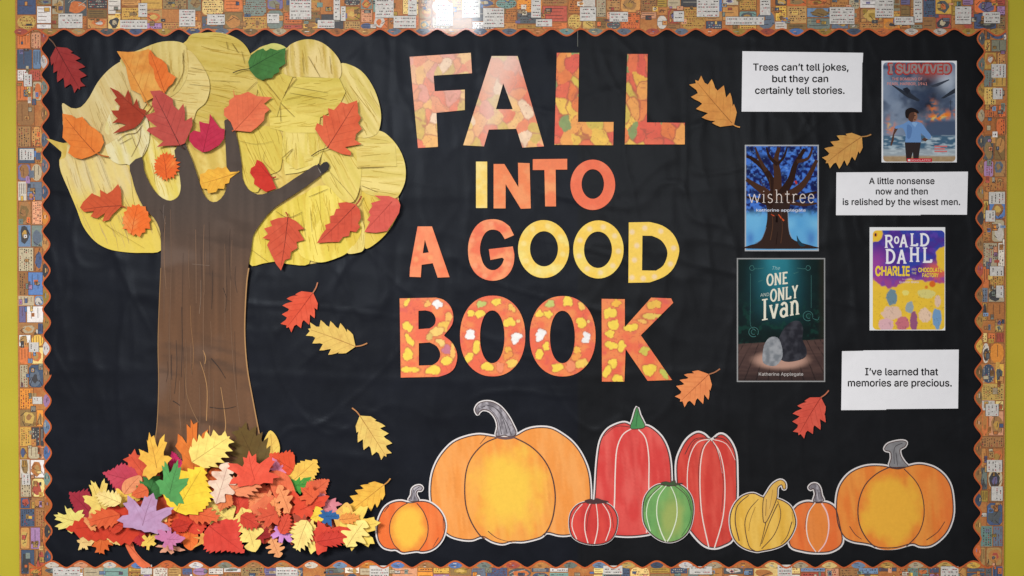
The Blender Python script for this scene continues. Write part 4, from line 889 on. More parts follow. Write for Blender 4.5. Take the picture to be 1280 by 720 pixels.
letter('D', [(786, 278)]+catmull([(812, 277.5), (828, 282), (841, 292), (848, 306), (848.5, 318), (842, 335), (830, 346), (812, 353)], 3, False)+[(785.5, 353.5)], 12,
       wash(C(244, 202, 70), C(247, 204, 78), 39, [(790, 290), (796, 307), (793, 325), (790, 347), (806, 285), (826, 289), (842, 310), (838, 330), (818, 346), (804, 348)], C(240, 214, 190)), 'yellow letter D that ends the word GOOD',
       holes=[[(803, 294.5)]+catmull([(815, 294.8), (826, 300), (833, 310), (834, 320), (829, 332), (820, 338.3)], 3, False)+[(802.5, 338)]], step=1.6)
def bookc(lst, seed, b1=C(234, 98, 58), b2=C(238, 132, 66)):
    def cf(x, y):
        c = mixc(b1, b2, sm(.35, .7, fbm(x/14, y/14, seed, 3))); c = mixc(c, C(214, 80, 70), sm(.6, .8, fbm(x/9+5, y/9, seed+3, 2))*.6)
        l = fbm(x/11, y/11, seed+9, 2); c = mixc(c, C(186, 66, 44), (1-sm(.0, .018, np.abs(l-.5)))*.5)
        return blobs(x, y, c, lst, seed)
    return cf
def zb(l, ox, k=5.54, oy=360): return [(ox+a/k, oy+b/k, c/k, e/k, r, q) for a, b, c, e, r, q in l]
YB2 = C(244, 208, 66); YO = C(240, 180, 84); GR = C(190, 196, 100); PK = C(196, 110, 130)
letter('B', [(499.5, 373)]+catmull([(545, 372), (555, 375), (563, 383), (566.5, 394), (565, 406), (555, 419)], 3, False)+catmull([(556, 420.5), (564, 427), (570, 437), (571.5, 448), (568, 460), (560, 467), (548, 471)], 3, False)+[(501, 472)], 13,
       bookc(zb([(100, 100, 14, 40, 35, YB2), (312, 110, 36, 26, 0, WH), (250, 112, 22, 24, 0, YO), (390, 205, 22, 34, 0, YO), (368, 262, 40, 36, 0, C(240, 190, 70)), (310, 300, 60, 26, -20, C(238, 196, 100)), (262, 338, 24, 20, 0, C(216, 180, 90)), (112, 270, 34, 48, 0, YB2),
                 (125, 365, 24, 48, -30, YB2), (345, 380, 38, 20, 25, C(238, 200, 110)), (385, 430, 30, 40, 0, PK), (420, 430, 16, 50, 0, YO), (105, 470, 34, 44, 0, YB2), (385, 502, 44, 28, -10, YB2), (290, 568, 56, 28, -18, YB2), (124, 566, 50, 20, 0, YB2)], 490), 51),
       'letter B of the word BOOK in orange with yellow leaf blotches', holes=[[(523, 388.5)]+catmull([(532, 388), (540, 390.5), (544.5, 398), (543, 406), (537, 410.5)], 3, False)+[(523, 411.5)], [(523.5, 429)]+catmull([(537, 428), (546, 433), (550.5, 443), (547, 452), (540, 456.5)], 3, False)+[(523.5, 457)]])
OB = [(610, 112, 32, 22, -15, GR), (728, 95, 34, 34, 0, YB2), (830, 135, 20, 30, -30, C(242, 190, 80)), (600, 178, 36, 30, 0, YB2), (540, 180, 26, 26, 0, YB2), (820, 235, 38, 36, 0, YB2), (875, 230, 12, 12, 0, C(240, 200, 110)), (540, 325, 36, 40, 25, WH), (864, 345, 36, 38, 25, WH),
      (582, 405, 26, 38, 0, YB2), (532, 470, 26, 40, 20, YB2), (802, 430, 26, 26, 0, C(242, 180, 60)), (828, 520, 42, 30, -20, C(240, 196, 80)), (656, 552, 42, 28, 0, YB2), (750, 540, 32, 36, 0, C(238, 136, 90)), (800, 470, 34, 26, -30, C(238, 150, 60))]
letter('O', ell(615.8, 420, 40.8, 50.5, 60, 2.15), 13, bookc(zb(OB, 490), 52), 'first letter O of the word BOOK, beside the B, with white blotches', holes=[ell(615.3, 421, 15.3, 33, 40, 2.1)])
letter('O', ell(703.3, 420.3, 41.2, 50.3, 60, 2.15), 13, bookc(zb(OB, 577.4), 58), 'second letter O of the word BOOK, beside the K, with white blotches', holes=[ell(703, 421.2, 15.6, 32.8, 40, 2.1)])
letter('K', [(752, 373.5), (781, 374), (781, 409), (814, 372), (839, 373), (841.5, 378.5), (801, 419), (840, 475), (809.5, 476), (782, 436), (780.5, 477), (752.5, 477)], 13,
       bookc(zb([(565, 175, 40, 42, 0, YB2), (610, 105, 36, 26, 0, C(242, 180, 50)), (600, 255, 40, 36, 0, YB2), (570, 315, 38, 28, 0, YB2), (578, 398, 38, 28, 10, YB2), (650, 400, 28, 40, 0, YB2), (585, 520, 32, 38, 0, YB2), (546, 580, 24, 42, 20, YB2), (622, 628, 48, 24, 0, YB2),
                 (718, 276, 48, 28, 0, YB2), (870, 195, 60, 18, 0, C(226, 190, 80)), (880, 112, 46, 30, -15, C(232, 180, 60)), (790, 230, 40, 12, 10, YO), (800, 432, 44, 32, 20, C(206, 190, 70)), (845, 568, 42, 34, 0, YB2), (945, 600, 22, 44, -35, C(196, 196, 80))], 660), 59),
       'letter K that ends the word BOOK')

# ================================================================== pumpkins
GPK = 'painted paper pumpkins in a row'
LINE = C(78, 52, 50); WHT2 = C(226, 220, 218)
def pumpkin(name, label, body, stem, d, bodyc, lobes=(), linew=(), stemc=None, steml=(), seed=1, edgew=2.0, stemedge=True, sm_n=4):
    B = catmull(body, sm_n); a = np.array(B)
    o = empty('paper_pumpkin', a[:, 0].mean(), a[:, 1].max(), d, label, 'pumpkin', GPK)
    h = lambda x, y: 1.4*fbm(x/45, y/45, seed, 2)
    sheet('cut_edge', offset(B, edgew), d, WHT2, M_PAPER, o, step=8, h=h, thick=1.2)
    if stem:
        ST = catmull(stem, 3)
        if stemedge: sheet('stem_edge', offset(ST, 2.0), d-.15, WHT2, M_PAPER, o, step=8, h=h, thick=1.0)
    sheet('painted_body', B, d+.75, None, M_PAPER, o, step=2.4, h=h, cf=bodyc, thick=.5, edge=LINE)
    for i, (lp, lc) in enumerate(lobes): sheet('middle_rib', catmull(lp, 4), d+1.1+.1*i, None, M_PAPER, o, step=2.2, h=h, cf=lc, thick=.2, edge=LINE)
    cont = B+[B[0]]
    ln = [(offset(B, -.6)+[offset(B, -.6)[0]], (1.3, 1.3), LINE)]
    v, f, k = ribbon_data(ln, d+1.5, h, seg=1); build('outline', v, f, k, M_PAPER, o)
    if linew: lines('rib_line', list(linew), d+1.62, o, M_PAPER, h=h)
    if stem:
        st = sheet('stem', ST, d+1.9, None, M_PAPER, o, step=2.2, h=h, cf=stemc, thick=.5, edge=LINE)
        lines('stem_line', [(ST+[ST[0]], (.9, .9), LINE)]+list(steml), d+2.25, st, M_PAPER, h=h)
    return o
def painted(c1, c2, seed, patch=None, pc=None, ang=85, side=None, sc=None):
    c1 = np.asarray(c1); c2 = np.asarray(c2)
    def cf(x, y):
        u, v = rot(x, y, ang); s = fbm(u/40, v/7, seed, 3); c = mixc(c1, c2, sm(.3, .75, s)); c = mixc(c, c2, sm(.5, .8, fbm(x/22, y/22, seed+3, 2))*.5); c = mixc(c, c1*.82, sm(.62, .85, fbm(u/50+5, v/3.4, seed+4, 2))*.45); c = mixc(c, np.clip(c2*1.15, 0, .9), sm(.66, .85, fbm(u/35+15, v/3.2, seed+14, 2))*.4)
        if side is not None:
            c = mixc(c, sc, side(x, y)*(.6+.5*fbm(x/9, y/9, seed+7, 2)))
        if patch:
            cx, cy, rx, ry, soft = patch; q = np.sqrt(((x-cx)/rx)**2+((y-cy)/ry)**2)*(1+.38*(fbm(x/13, y/17, seed+5, 3)-.5)*2)
            c = mixc(c, pc, 1-sm(1-soft, 1+soft, q))
        return c
    return cf
GREY = lambda x, y: mixc(C(112, 106, 112), C(176, 170, 176), sm(.35, .7, fbm(x/2.6, y/14, 71, 2)))
O1, O2 = C(238, 148, 64), C(242, 162, 84)
def gl(*p): return [(q, (.5, .9), C(70, 64, 70)) for q in p]
pumpkin('p', 'largest orange pumpkin with a glowing yellow middle and a tall grey curled stem',
  [(538, 620), (539, 598), (544, 581), (553, 566), (566, 553), (582, 546), (600, 543), (620, 546), (632, 548), (645, 544), (658, 537), (672, 534), (688, 535), (702, 542), (716, 553), (727, 568), (735, 587), (738, 607), (738, 630), (733, 653), (724, 665), (710, 669), (698, 669), (684, 666), (675, 672), (655, 677), (640, 677), (628, 680), (615, 677), (603, 671), (590, 675), (575, 674), (561, 669), (550, 658), (542, 642)],
  [(620, 545), (622, 533), (619, 522), (612, 514), (604, 512), (599, 515), (597, 518), (594, 512), (598, 505), (606, 502), (616, 503), (626, 509), (635, 520), (641, 531), (645, 541), (640, 546), (630, 544)], 11.5,
  painted(O1, O2, 3), [([(622, 547), (606, 554), (592, 568), (584, 584), (581, 605), (582, 630), (588, 650), (598, 667), (612, 675), (630, 678), (655, 676), (675, 671), (685, 660), (692, 642), (694, 618), (689, 592), (678, 572), (662, 556), (643, 547)],
  painted(C(240, 150, 62), C(242, 166, 76), 4, (636, 612, 36, 46, .50), C(244, 196, 70)))],
  [([(622, 547), (606, 554), (592, 568), (584, 584), (581, 605), (582, 630), (588, 650), (598, 667), (606, 674)], (1.4, 1.6), LINE), ([(643, 547), (662, 557), (678, 572), (689, 592), (694, 618), (692, 642), (687, 658), (680, 669)], (1.6, 1.6), LINE),
   ([(620, 546), (632, 548), (644, 546)], (3.2, 3.2), C(104, 80, 84)), ([(610, 664), (622, 673), (640, 678)], (1.0, .5), LINE), ([(608, 545), (600, 555)], (.8, .4), LINE)], GREY,
  gl([(600, 508), (616, 508), (628, 522), (634, 542)], [(606, 505), (622, 512), (634, 530), (639, 544)], [(612, 511), (622, 523), (627, 543)], [(598, 511), (606, 508)]), seed=5)
pumpkin('p', 'small orange pumpkin at the left end of the row with a grey curled stem',
  [(472, 654), (475, 644), (481, 634), (490, 628), (501, 626), (512, 628), (525, 626), (537, 628), (548, 636), (555, 647), (557, 659), (554, 672), (547, 682), (538, 688), (528, 690), (521, 689), (513, 690), (503, 691), (495, 687), (488, 687), (479, 684), (473, 676), (471, 665)],
  [(511, 626), (514, 619), (515, 612), (519, 608), (525, 607), (528, 610), (526, 613), (522, 613), (520, 618), (523, 626)], 14.5, painted(C(234, 110, 46), C(238, 126, 62), 6, None),
  [([(514, 628), (503, 632), (493, 641), (487, 655), (488, 670), (494, 682), (503, 689), (514, 690), (526, 686), (533, 674), (535, 659), (531, 644), (523, 632)], painted(C(236, 134, 50), C(238, 144, 56), 7, (509, 658, 18, 26, .36), C(243, 190, 66)))],
  [([(511, 628), (498, 636), (489, 649), (487, 665), (492, 680), (500, 688)], (1.0, 1.0), LINE), ([(521, 629), (530, 641), (535, 657), (533, 674), (524, 688)], (1.1, 1.0), LINE), ([(486, 632), (480, 640)], (1.4, .5), LINE), ([(548, 672), (541, 684)], (.8, .4), LINE), ([(554, 648), (554, 664)], (.8, .4), LINE)],
  GREY, gl([(518, 624), (518, 614), (524, 609)], [(514, 625), (517, 612)]), seed=8, edgew=1.9)
RD1, RD2 = C(214, 62, 58), C(224, 84, 80)
WL = C(238, 214, 204)
pumpkin('p', 'tall coral red pumpkin with a pointed green stem',
  [(744, 612), (746, 578), (750, 552), (758, 538), (769, 531), (781, 528), (790, 532), (798, 535), (808, 532), (819, 538), (829, 549), (836, 566), (839, 590), (839, 628), (837, 648), (829, 661), (814, 667), (795, 670), (775, 670), (757, 666), (747, 652), (743, 632)],
  [(788, 535), (791, 524), (796, 509), (800, 519), (806, 533), (797, 536)], 11.8, painted(RD1, C(226, 92, 84), 9), (),
  [([(789, 536), (778, 544), (771, 562), (769, 592), (768, 630), (765, 668)], (1.4, 1.8), WL), ([(798, 537), (807, 548), (811, 572), (811, 605), (811, 640), (808, 666)], (1.4, 1.6), WL), ([(789, 534), (770, 533), (755, 545)], (.8, .5), LINE)],
  painted(C(66, 134, 76), C(86, 154, 92), 10), [([(797, 514), (795, 533)], (.5, .6), C(40, 90, 50))], seed=11)
pumpkin('p', 'dark red ribbed tall pumpkin without a stem, behind the yellow one',
  [(846, 602), (846, 577), (852, 560), (860, 548), (871, 541), (880, 543), (889, 550), (899, 543), (907, 545), (915, 555), (920, 570), (921, 595), (921, 622), (918, 658), (915, 675), (904, 682), (893, 685), (881, 682), (869, 671), (857, 654), (849, 634)],
  None, 12.1, painted(C(206, 58, 48), C(220, 82, 68), 12), (),
  [([(888, 549), (872, 553), (862, 572), (859, 602), (862, 650)], (1.2, 1.2), WL), ([(888, 549), (879, 562), (875, 592), (877, 640), (886, 684)], (1.2, 1.6), WL), ([(889, 550), (900, 566), (906, 600), (904, 645), (893, 685)], (1.0, 1.6), WL), ([(889, 549), (897, 562), (903, 592)], (.8, .8), WL), ([(888, 548), (868, 549), (856, 568)], (.8, .8), LINE), ([(890, 549), (908, 555), (919, 575)], (1.0, .6), WL),
   ([(884, 547), (868, 552), (860, 572)], (.7, .4), LINE), ([(892, 547), (905, 549), (915, 560)], (1.4, .6), LINE), ([(887, 549), (877, 562), (873, 592), (875, 640)], (.7, .4), LINE), ([(890, 551), (898, 568), (904, 602), (902, 640)], (.7, .4), LINE)], None, seed=13, edgew=2.3)
pumpkin('p', 'small red ribbed pumpkin in front of the coral one',
  [(711, 655), (713, 641), (721, 631), (732, 627), (743, 629), (756, 628), (766, 634), (772, 646), (771, 662), (765, 674), (754, 680), (738, 681), (723, 677), (714, 669)],
  [(731, 626), (738, 624), (742, 625), (746, 623), (752, 625), (760, 627), (750, 629), (742, 629), (735, 629)], 15.5, painted(C(200, 50, 48), C(220, 72, 62), 14), (),
  [([(728, 630), (718, 642), (715, 658), (721, 674)], (1.0, 1.2), WL), ([(738, 629), (732, 643), (731, 662), (735, 679)], (1.0, 1.4), WL), ([(745, 629), (747, 645), (747, 662), (743, 680)], (1.0, 1.4), WL), ([(753, 629), (761, 642), (763, 658), (757, 676)], (1.0, 1.2), WL), ([(740, 629), (735, 645), (733, 664)], (.6, .4), LINE), ([(756, 629), (764, 642), (767, 660)], (.7, .4), LINE), ([(723, 632), (714, 648)], (.7, .4), LINE)],
  lambda x, y: np.tile(C(74, 44, 44), (len(x), 1)), (), seed=15, edgew=.7, stemedge=False)
pumpkin('p', 'small green ribbed pumpkin between the two tall red ones',
  [(803, 640), (805, 623), (813, 611), (824, 605), (836, 607), (848, 605), (859, 612), (866, 625), (867, 642), (863, 660), (854, 672), (840, 678), (826, 676), (813, 667), (805, 655)],
  [(826, 604), (832, 602), (838, 603), (843, 600), (845, 604), (853, 604), (842, 607), (834, 607)], 15.5, painted(C(96, 154, 84), C(122, 174, 98), 16, (840, 646, 14, 26, .5), C(156, 172, 92)), (),
  [([(828, 607), (813, 622), (808, 642), (813, 664)], (1.0, 1.2), C(214, 226, 196)), ([(833, 607), (823, 622), (821, 644), (826, 664), (832, 677)], (1.0, 1.6), C(222, 230, 204)), ([(838, 607), (845, 624), (846, 646), (840, 666), (834, 677)], (1.0, 1.6), C(222, 230, 204)), ([(842, 606), (858, 620), (864, 640)], (.9, .5), LINE), ([(847, 605), (862, 624), (863, 650), (852, 670)], (.6, .6), C(60, 100, 56)), ([(825, 608), (809, 624), (806, 640)], (.8, .4), LINE)],
  lambda x, y: np.tile(C(60, 84, 50), (len(x), 1)), (), seed=17, edgew=.9, stemedge=False)
pumpkin('p', 'small orange pumpkin squeezed between the yellow one and the big right one',
  [(986, 665), (988, 645), (996, 632), (1008, 627), (1020, 628), (1034, 628), (1045, 636), (1050, 655), (1053, 678), (1040, 689), (1022, 691), (1004, 689), (988, 683)],
  [(1017, 627), (1019, 618), (1017, 611), (1013, 612), (1011, 609), (1015, 605), (1021, 605), (1025, 610), (1027, 619), (1029, 626)], 11.9, painted(C(234, 112, 48), C(236, 126, 60), 18),
  [([(1021, 628), (1012, 640), (1008, 658), (1011, 676), (1021, 690), (1031, 680), (1036, 662), (1034, 644), (1028, 632)], painted(C(234, 134, 56), C(236, 140, 66), 19))],
  [([(1019, 628), (1011, 640), (1008, 658), (1011, 676), (1020, 690)], (1.8, 1.2), WL), ([(1027, 629), (1034, 642), (1036, 660), (1032, 678), (1023, 690)], (2.0, 1.4), C(244, 196, 190)), ([(1018, 628), (1009, 642), (1006, 662)], (.6, .4), LINE)],
  GREY, gl([(1020, 625), (1020, 612)], [(1024, 625), (1022, 612)]), seed=20, edgew=2.2)
pumpkin('p', 'big orange pumpkin at the right end of the row with a short grey hooked stem',
  [(1045, 632), (1048, 611), (1057, 596), (1069, 587), (1085, 582), (1104, 582), (1118, 585), (1132, 583), (1146, 580), (1158, 581), (1171, 586), (1183, 597), (1190, 613), (1192, 640), (1187, 659), (1178, 672), (1164, 682), (1150, 683), (1140, 680), (1120, 685), (1100, 685), (1088, 681), (1078, 679), (1066, 677), (1055, 671), (1047, 655)],
  [(1112, 583), (1114, 573), (1113, 565), (1107, 563), (1106, 560), (1110, 555), (1119, 552), (1128, 551), (1133, 553), (1131, 558), (1125, 562), (1126, 570), (1131, 578), (1135, 583), (1124, 584)], 12.2,
  painted(C(234, 128, 48), C(238, 150, 62), 21, side=lambda x, y: sm(1160, 1190, x)*.8+sm(1075, 1050, x)*.2, sc=C(234, 108, 46)),
  [([(1112, 584), (1096, 592), (1081, 607), (1073, 630), (1074, 654), (1083, 673), (1097, 685), (1115, 687), (1135, 681), (1148, 667), (1155, 645), (1153, 620), (1145, 602), (1130, 586)], painted(C(236, 132, 46), C(236, 138, 52), 22, (1114, 637, 36, 43, .28), C(241, 178, 56)))],
  [([(1112, 584), (1096, 592), (1081, 607), (1073, 630), (1074, 654), (1083, 673), (1094, 684)], (1.3, 1.4), LINE), ([(1130, 586), (1145, 602), (1153, 620), (1155, 645), (1148, 667), (1133, 683)], (1.1, 1.1), LINE), ([(1062, 658), (1069, 668), (1077, 674)], (.9, .6), LINE), ([(1181, 652), (1172, 665), (1158, 675)], (.7, .9), LINE), ([(1112, 584), (1122, 586), (1132, 584)], (1.6, 1.6), LINE)],
  lambda x, y: mixc(C(120, 118, 120), C(150, 148, 150), fbm(x/3, y/3, 72, 2)), gl([(1118, 580), (1118, 560), (1128, 554)], [(1122, 582), (1120, 566)]), seed=23)
pumpkin('p', 'yellow pumpkin with black ribs and a long hooked yellow stem',
  [(912, 655), (913, 641), (919, 628), (929, 619), (942, 616), (954, 621), (968, 622), (980, 626), (989, 633), (994, 645), (995, 656), (990, 669), (981, 680), (968, 686), (953, 689), (945, 690), (931, 686), (921, 679), (915, 669)],
  [(954, 650), (954, 626), (959, 615), (966, 605), (975, 600), (981, 603), (982, 610), (979, 611), (977, 606), (972, 610), (971, 622), (966, 636), (958, 652)], 14.5, painted(C(230, 178, 66), C(238, 192, 88), 24), (),
  [([(936, 619), (922, 632), (919, 652), (924, 676)], (.8, 1.3), LINE), ([(948, 624), (936, 638), (931, 656), (936, 682), (944, 689)], (.6, 1.2), LINE), ([(958, 650), (954, 668), (950, 683)], (1.0, .5), LINE), ([(972, 630), (962, 652), (952, 680)], (1.1, .6), LINE), ([(972, 626), (976, 644), (968, 668), (952, 686)], (.7, .9), LINE), ([(990, 652), (984, 670), (976, 680)], (1.0, .5), LINE), ([(944, 634), (938, 650), (936, 664)], (.5, .4), C(140, 100, 50)), ([(990, 640), (992, 656)], (.8, .4), C(190, 140, 60))],
  painted(C(222, 172, 76), C(232, 186, 96), 25), [([(958, 624), (957, 645)], (.5, .5), LINE), ([(966, 612), (962, 636)], (.4, .4), C(150, 110, 60))], seed=26, edgew=1.2)

# ================================================================== quote cards
def card(poly, label, ln, d=12.5):
    a = np.array(poly)
    o = empty('quote_card', a[:, 0].mean(), a[:, 1].max(), d, label, 'card', 'white cards with printed quotes')
    c0 = (a.min(0)+a.max(0))/2; hw = np.ptp(a, axis=0)/2
    def lift(x, y): return 3.2*sm(.72, 1.02, np.abs((x-c0[0])/hw[0]))*sm(.55, 1.02, np.abs((y-c0[1])/hw[1]))
    sheet('card_sheet', poly, d, np.array([.785, .775, .795]), M_CARD, o, thick=.6, edge=C(190, 188, 190), step=4, h=lift)
    for s, x0, x1, b, cap in ln: text('lettering', s, x0, x1, b, d+.25, C(3, 3, 3), o, cap=cap, bold=.016)
    return o
card([(928, 64), (1079, 66), (1078.4, 78), (1077.8, 78.2), (1077.2, 140), (927, 139.5)], 'white card at the top with three lines about trees and jokes', [('Trees can’t tell jokes,', 941.5, 1060.5, 88.2, 8.6), ('but they can', 965.5, 1035, 102.6, 8.6), ('certainly tell stories.', 944, 1055.5, 117.2, 8.6)])
card([(1045.5, 215.5), (1210, 214.5), (1208.7, 268.4), (1151, 268.2), (1150.6, 269), (1045, 269)], 'white card in the middle with three lines about nonsense and wise men', [('A little nonsense', 1086.5, 1168, 230, 7.8), ('now and then', 1095, 1159.5, 243, 7.8), ('is relished by the wisest men.', 1053.5, 1200, 256.2, 7.8)])
card([(1052.5, 439), (1079, 438.5), (1079.4, 438), (1198.5, 437), (1197.6, 510.6), (1108, 511.4), (1107.6, 512.3), (1051.5, 512.7)], 'white card at the bottom with two lines about memories', [('I’ve learned that', 1081.5, 1172.5, 469, 8.8), ('memories are precious.', 1060, 1189.5, 483, 8.8)])

# ================================================================== book covers
# stroke alphabet with slab serifs: width, strokes, serif bars (x0,x1,y)
def arc(cx, cy, rx, ry, a0, a1, n=9): return [(cx+rx*math.cos(math.radians(a0+(a1-a0)*i/n)), cy+ry*math.sin(math.radians(a0+(a1-a0)*i/n))) for i in range(n+1)]
GL = {'I': (.34, [[(.17, 0), (.17, 1)]], [(0, .34, 0), (0, .34, 1)]),
 'O': (.66, [arc(.33, .5, .28, .46, 0, 360, 18)], []),
 'N': (.70, [[(.12, 0), (.12, 1)], [(.12, 1), (.58, 0)], [(.58, 0), (.58, 1)]], [(0, .24, 0), (0, .2, 1), (.46, .70, 1)]),
 'E': (.56, [[(.12, 0), (.12, 1)], [(.12, .96), (.52, .96)], [(.12, .52), (.42, .52)], [(.12, .04), (.54, .04)]], [(0, .2, 0), (0, .2, 1)]),
 'L': (.56, [[(.12, 0), (.12, 1)], [(.12, .05), (.54, .05)], [(.52, .02), (.52, .22)]], [(0, .26, 1), (0, .2, 0)]),
 'Y': (.64, [[(.08, 1), (.32, .48)], [(.56, 1), (.32, .48)], [(.32, .48), (.32, 0)]], [(0, .2, 1), (.46, .64, 1), (.2, .44, 0)]),
 'A': (.70, [[(.1, 0), (.36, 1)], [(.60, 0), (.36, 1)], [(.18, .34), (.52, .34)]], [(0, .22, 0), (.48, .72, 0)]),
 'D': (.68, [[(.12, 0), (.12, 1)], [(.12, .96)]+arc(.26, .5, .36, .46, 90, -90)+[(.12, .04)]], [(0, .2, 0), (0, .2, 1)]),
 'R': (.68, [[(.12, 0), (.12, 1)], [(.12, .96)]+arc(.34, .74, .2, .22, 90, -90)+[(.12, .5)], [(.34, .5), (.62, 0)]], [(0, .24, 0), (0, .2, 1), (.52, .70, 0)]),
 'H': (.72, [[(.12, 0), (.12, 1)], [(.58, 0), (.58, 1)], [(.12, .52), (.58, .52)]], [(0, .24, 0), (0, .24, 1), (.46, .70, 0), (.46, .70, 1)]),
 'v': (.54, [[(.06, .66), (.27, 0)], [(.48, .66), (.27, 0)]], [(0, .18, .66), (.38, .54, .66)]),
 'a': (.50, [arc(.22, .2, .17, .19, 20, 340, 12), [(.40, 0), (.40, .48)], arc(.24, .46, .16, .2, 0, 150, 6)], [(.34, .5, 0)]),
 'n': (.56, [[(.12, 0), (.12, .66)], arc(.28, .42, .16, .24, 160, 0, 7)+[(.44, 0)]], [(0, .22, 0), (0, .12, .66), (.34, .56, 0)]),
 'w': (.80, [[(.04, .66), (.22, 0)], [(.40, .66), (.22, 0)], [(.40, .66), (.58, 0)], [(.76, .66), (.58, 0)]], [(0, .12, .66), (.68, .82, .66)]),
 'i': (.24, [[(.12, 0), (.12, .66)], [(.12, .84), (.12, .90)]], [(.02, .22, 0), (.02, .12, .66)]),
 's': (.42, [arc(.2, .50, .13, .15, 30, 250, 8)+arc(.2, .17, .15, .16, 70, -150, 8)], []),
 'h': (.56, [[(.12, 0), (.12, 1)], arc(.28, .42, .16, .24, 160, 0, 7)+[(.44, 0)]], [(.02, .22, 0), (.02, .12, 1), (.34, .54, 0)]),
 't': (.36, [[(.16, .9), (.16, .12)]+arc(.26, .12, .1, .11, 180, 300, 4), [(.02, .66), (.32, .66)]], []),
 'r': (.40, [[(.12, 0), (.12, .66)], arc(.28, .42, .16, .24, 160, 60, 5)], [(.02, .24, 0), (.02, .12, .66)]),
 'e': (.46, [[(.06, .36), (.40, .36)]+arc(.23, .33, .18, .33, 5, 320, 14)], []), ' ': (.3, [], [])}
def serif(name, items, d, color, parent, wt=.13, mat=None):
    """items: (word, x0, baseline at x0, letter height, x scale, slope, weight)"""
    ln = []
    for word, x0, base, ht, kx, slope, wgt in items:
        x = x0
        for ch in word:
            wd, strokes, bars = GL[ch]
            def Tp(p): X = x+p[0]*ht*kx; return (X, base-p[1]*ht-(X-x0)*slope)
            for st in strokes: ln.append(([Tp(p) for p in st], (wgt, wgt), color))
            for a, b, y in bars:
                yy = y+(.02 if y == 0 else -.02); ln.append(([Tp((a, yy)), Tp((b, yy))], (wgt*.55, wgt*.55), color))
            x += (wd+.1)*ht*kx
    v, f, k = ribbon_data(ln, d, None, dz=.012, seg=2); return build(name, v, f, k, mat or M_INK, parent)
def cover(x0, y0, x1, y1, label, rimc, inset, rad, art, step=1.0, d=12.5, capt=None):
    o = empty('book_cover', (x0+x1)/2, y1, d, label, 'book cover', 'printed book covers')
    sheet('backing_sheet', R(x0, y0, x1, y1), d, rimc, M_CARD, o, thick=.8)
    l, t, r, b = inset; poly = rr(x0+l, y0+t, x1-r, y1-b, rad) if rad else R(x0+l, y0+t, x1-r, y1-b)
    sheet('cover_picture', poly, d+.35, None, M_PRINT, o, step=step, cf=art, thick=.2)
    return o
# -- smoke and sea
def art_smoke(x, y):
    c = mixc(C(92, 112, 142), C(150, 164, 184), fbm(x/22, y/22, 81, 4))
    plume = np.exp(-((x-1158-4*np.sin(y/14))/(17+8*fbm(x/9, y/9, 82, 2)))**2)*sm(165, 130, y)
    c = mixc(c, C(40, 46, 62), np.clip(plume*(.5+.9*fbm(x/8, y/8, 83, 3)), 0, 1)); c = mixc(c, C(52, 66, 92), sm(.45, .7, fbm(x/16, y/12, 84, 3))*sm(172, 120, y)*.8)
    c = mixc(c, C(190, 200, 214), np.exp(-((x-1184)/12)**2-((y-100)/13)**2)*.9)
    c = mixc(c, C(196, 84, 56), np.exp(-((x-1164)/17)**2-((y-88)/9)**2)*(.4+.5*fbm(x/5, y/5, 85, 2)))
    fire = (np.exp(-((x-1172)/22)**2-((y-150+(x-1160)*.25)/5.5)**2)+.8*np.exp(-((x-1112)/6)**2-((y-158)/9)**2)+.7*np.exp(-((x-1166)/5)**2-((y-133)/7)**2))
    c = mixc(c, C(240, 130, 50), np.clip(fire*sm(.35, .6, fbm(x/5, y/4, 86, 3))*1.4, 0, 1)); c = mixc(c, C(250, 214, 110), np.clip((fire-.55)*2*sm(.5, .7, fbm(x/3, y/3, 87, 2)), 0, 1))
    hull = sm(1152, 1160, x)*sm(148, 153, y); c = mixc(c, C(64, 80, 108), hull*.9)
    sea = sm(168, 171, y); c = mixc(c, mixc(C(70, 104, 130), C(178, 196, 206), sm(.45, .7, fbm(x/9, y/1.8, 88, 3))), sea)
    c = mixc(c, C(196, 204, 206), sm(184, 188, y)*.6); c = mixc(c, mixc(C(186, 160, 122), C(160, 130, 96), fbm(x/4, y/3, 89, 2)), sm(193.5, 196.5, y))
    return c
ck = cover(1102, 76, 1196, 203, 'book cover with warplanes, fire and smoke over the sea and a running child in blue', C(238, 238, 240), (2, 2, 1.8, 1), 4.5, art_smoke)
d = 12.95
flats('plane_print', [([(1114, 106), (1116, 106), (1131, 114), (1137, 113), (1139, 117), (1150, 125), (1148, 127), (1135, 122), (1129, 118)], C(44, 50, 62), .0), ([(1128, 111), (1134, 109), (1138, 113), (1134, 118)], C(34, 38, 50), .04),
      ([(1176, 123), (1184, 117), (1188, 114), (1194, 110), (1194, 116), (1188, 119), (1180, 123)], C(44, 50, 62), .0), ([(1163, 107), (1186, 99), (1187, 100), (1172, 108), (1165, 109)], C(60, 66, 80), .0), ([(1188, 125), (1188.8, 125), (1188.8, 138), (1188, 138)], C(60, 66, 80), 0), ([(1186, 127), (1191, 127), (1191, 127.7), (1186, 127.7)], C(60, 66, 80), .03)], d, ck)
BLU = C(112, 152, 204); SK = C(92, 60, 46)
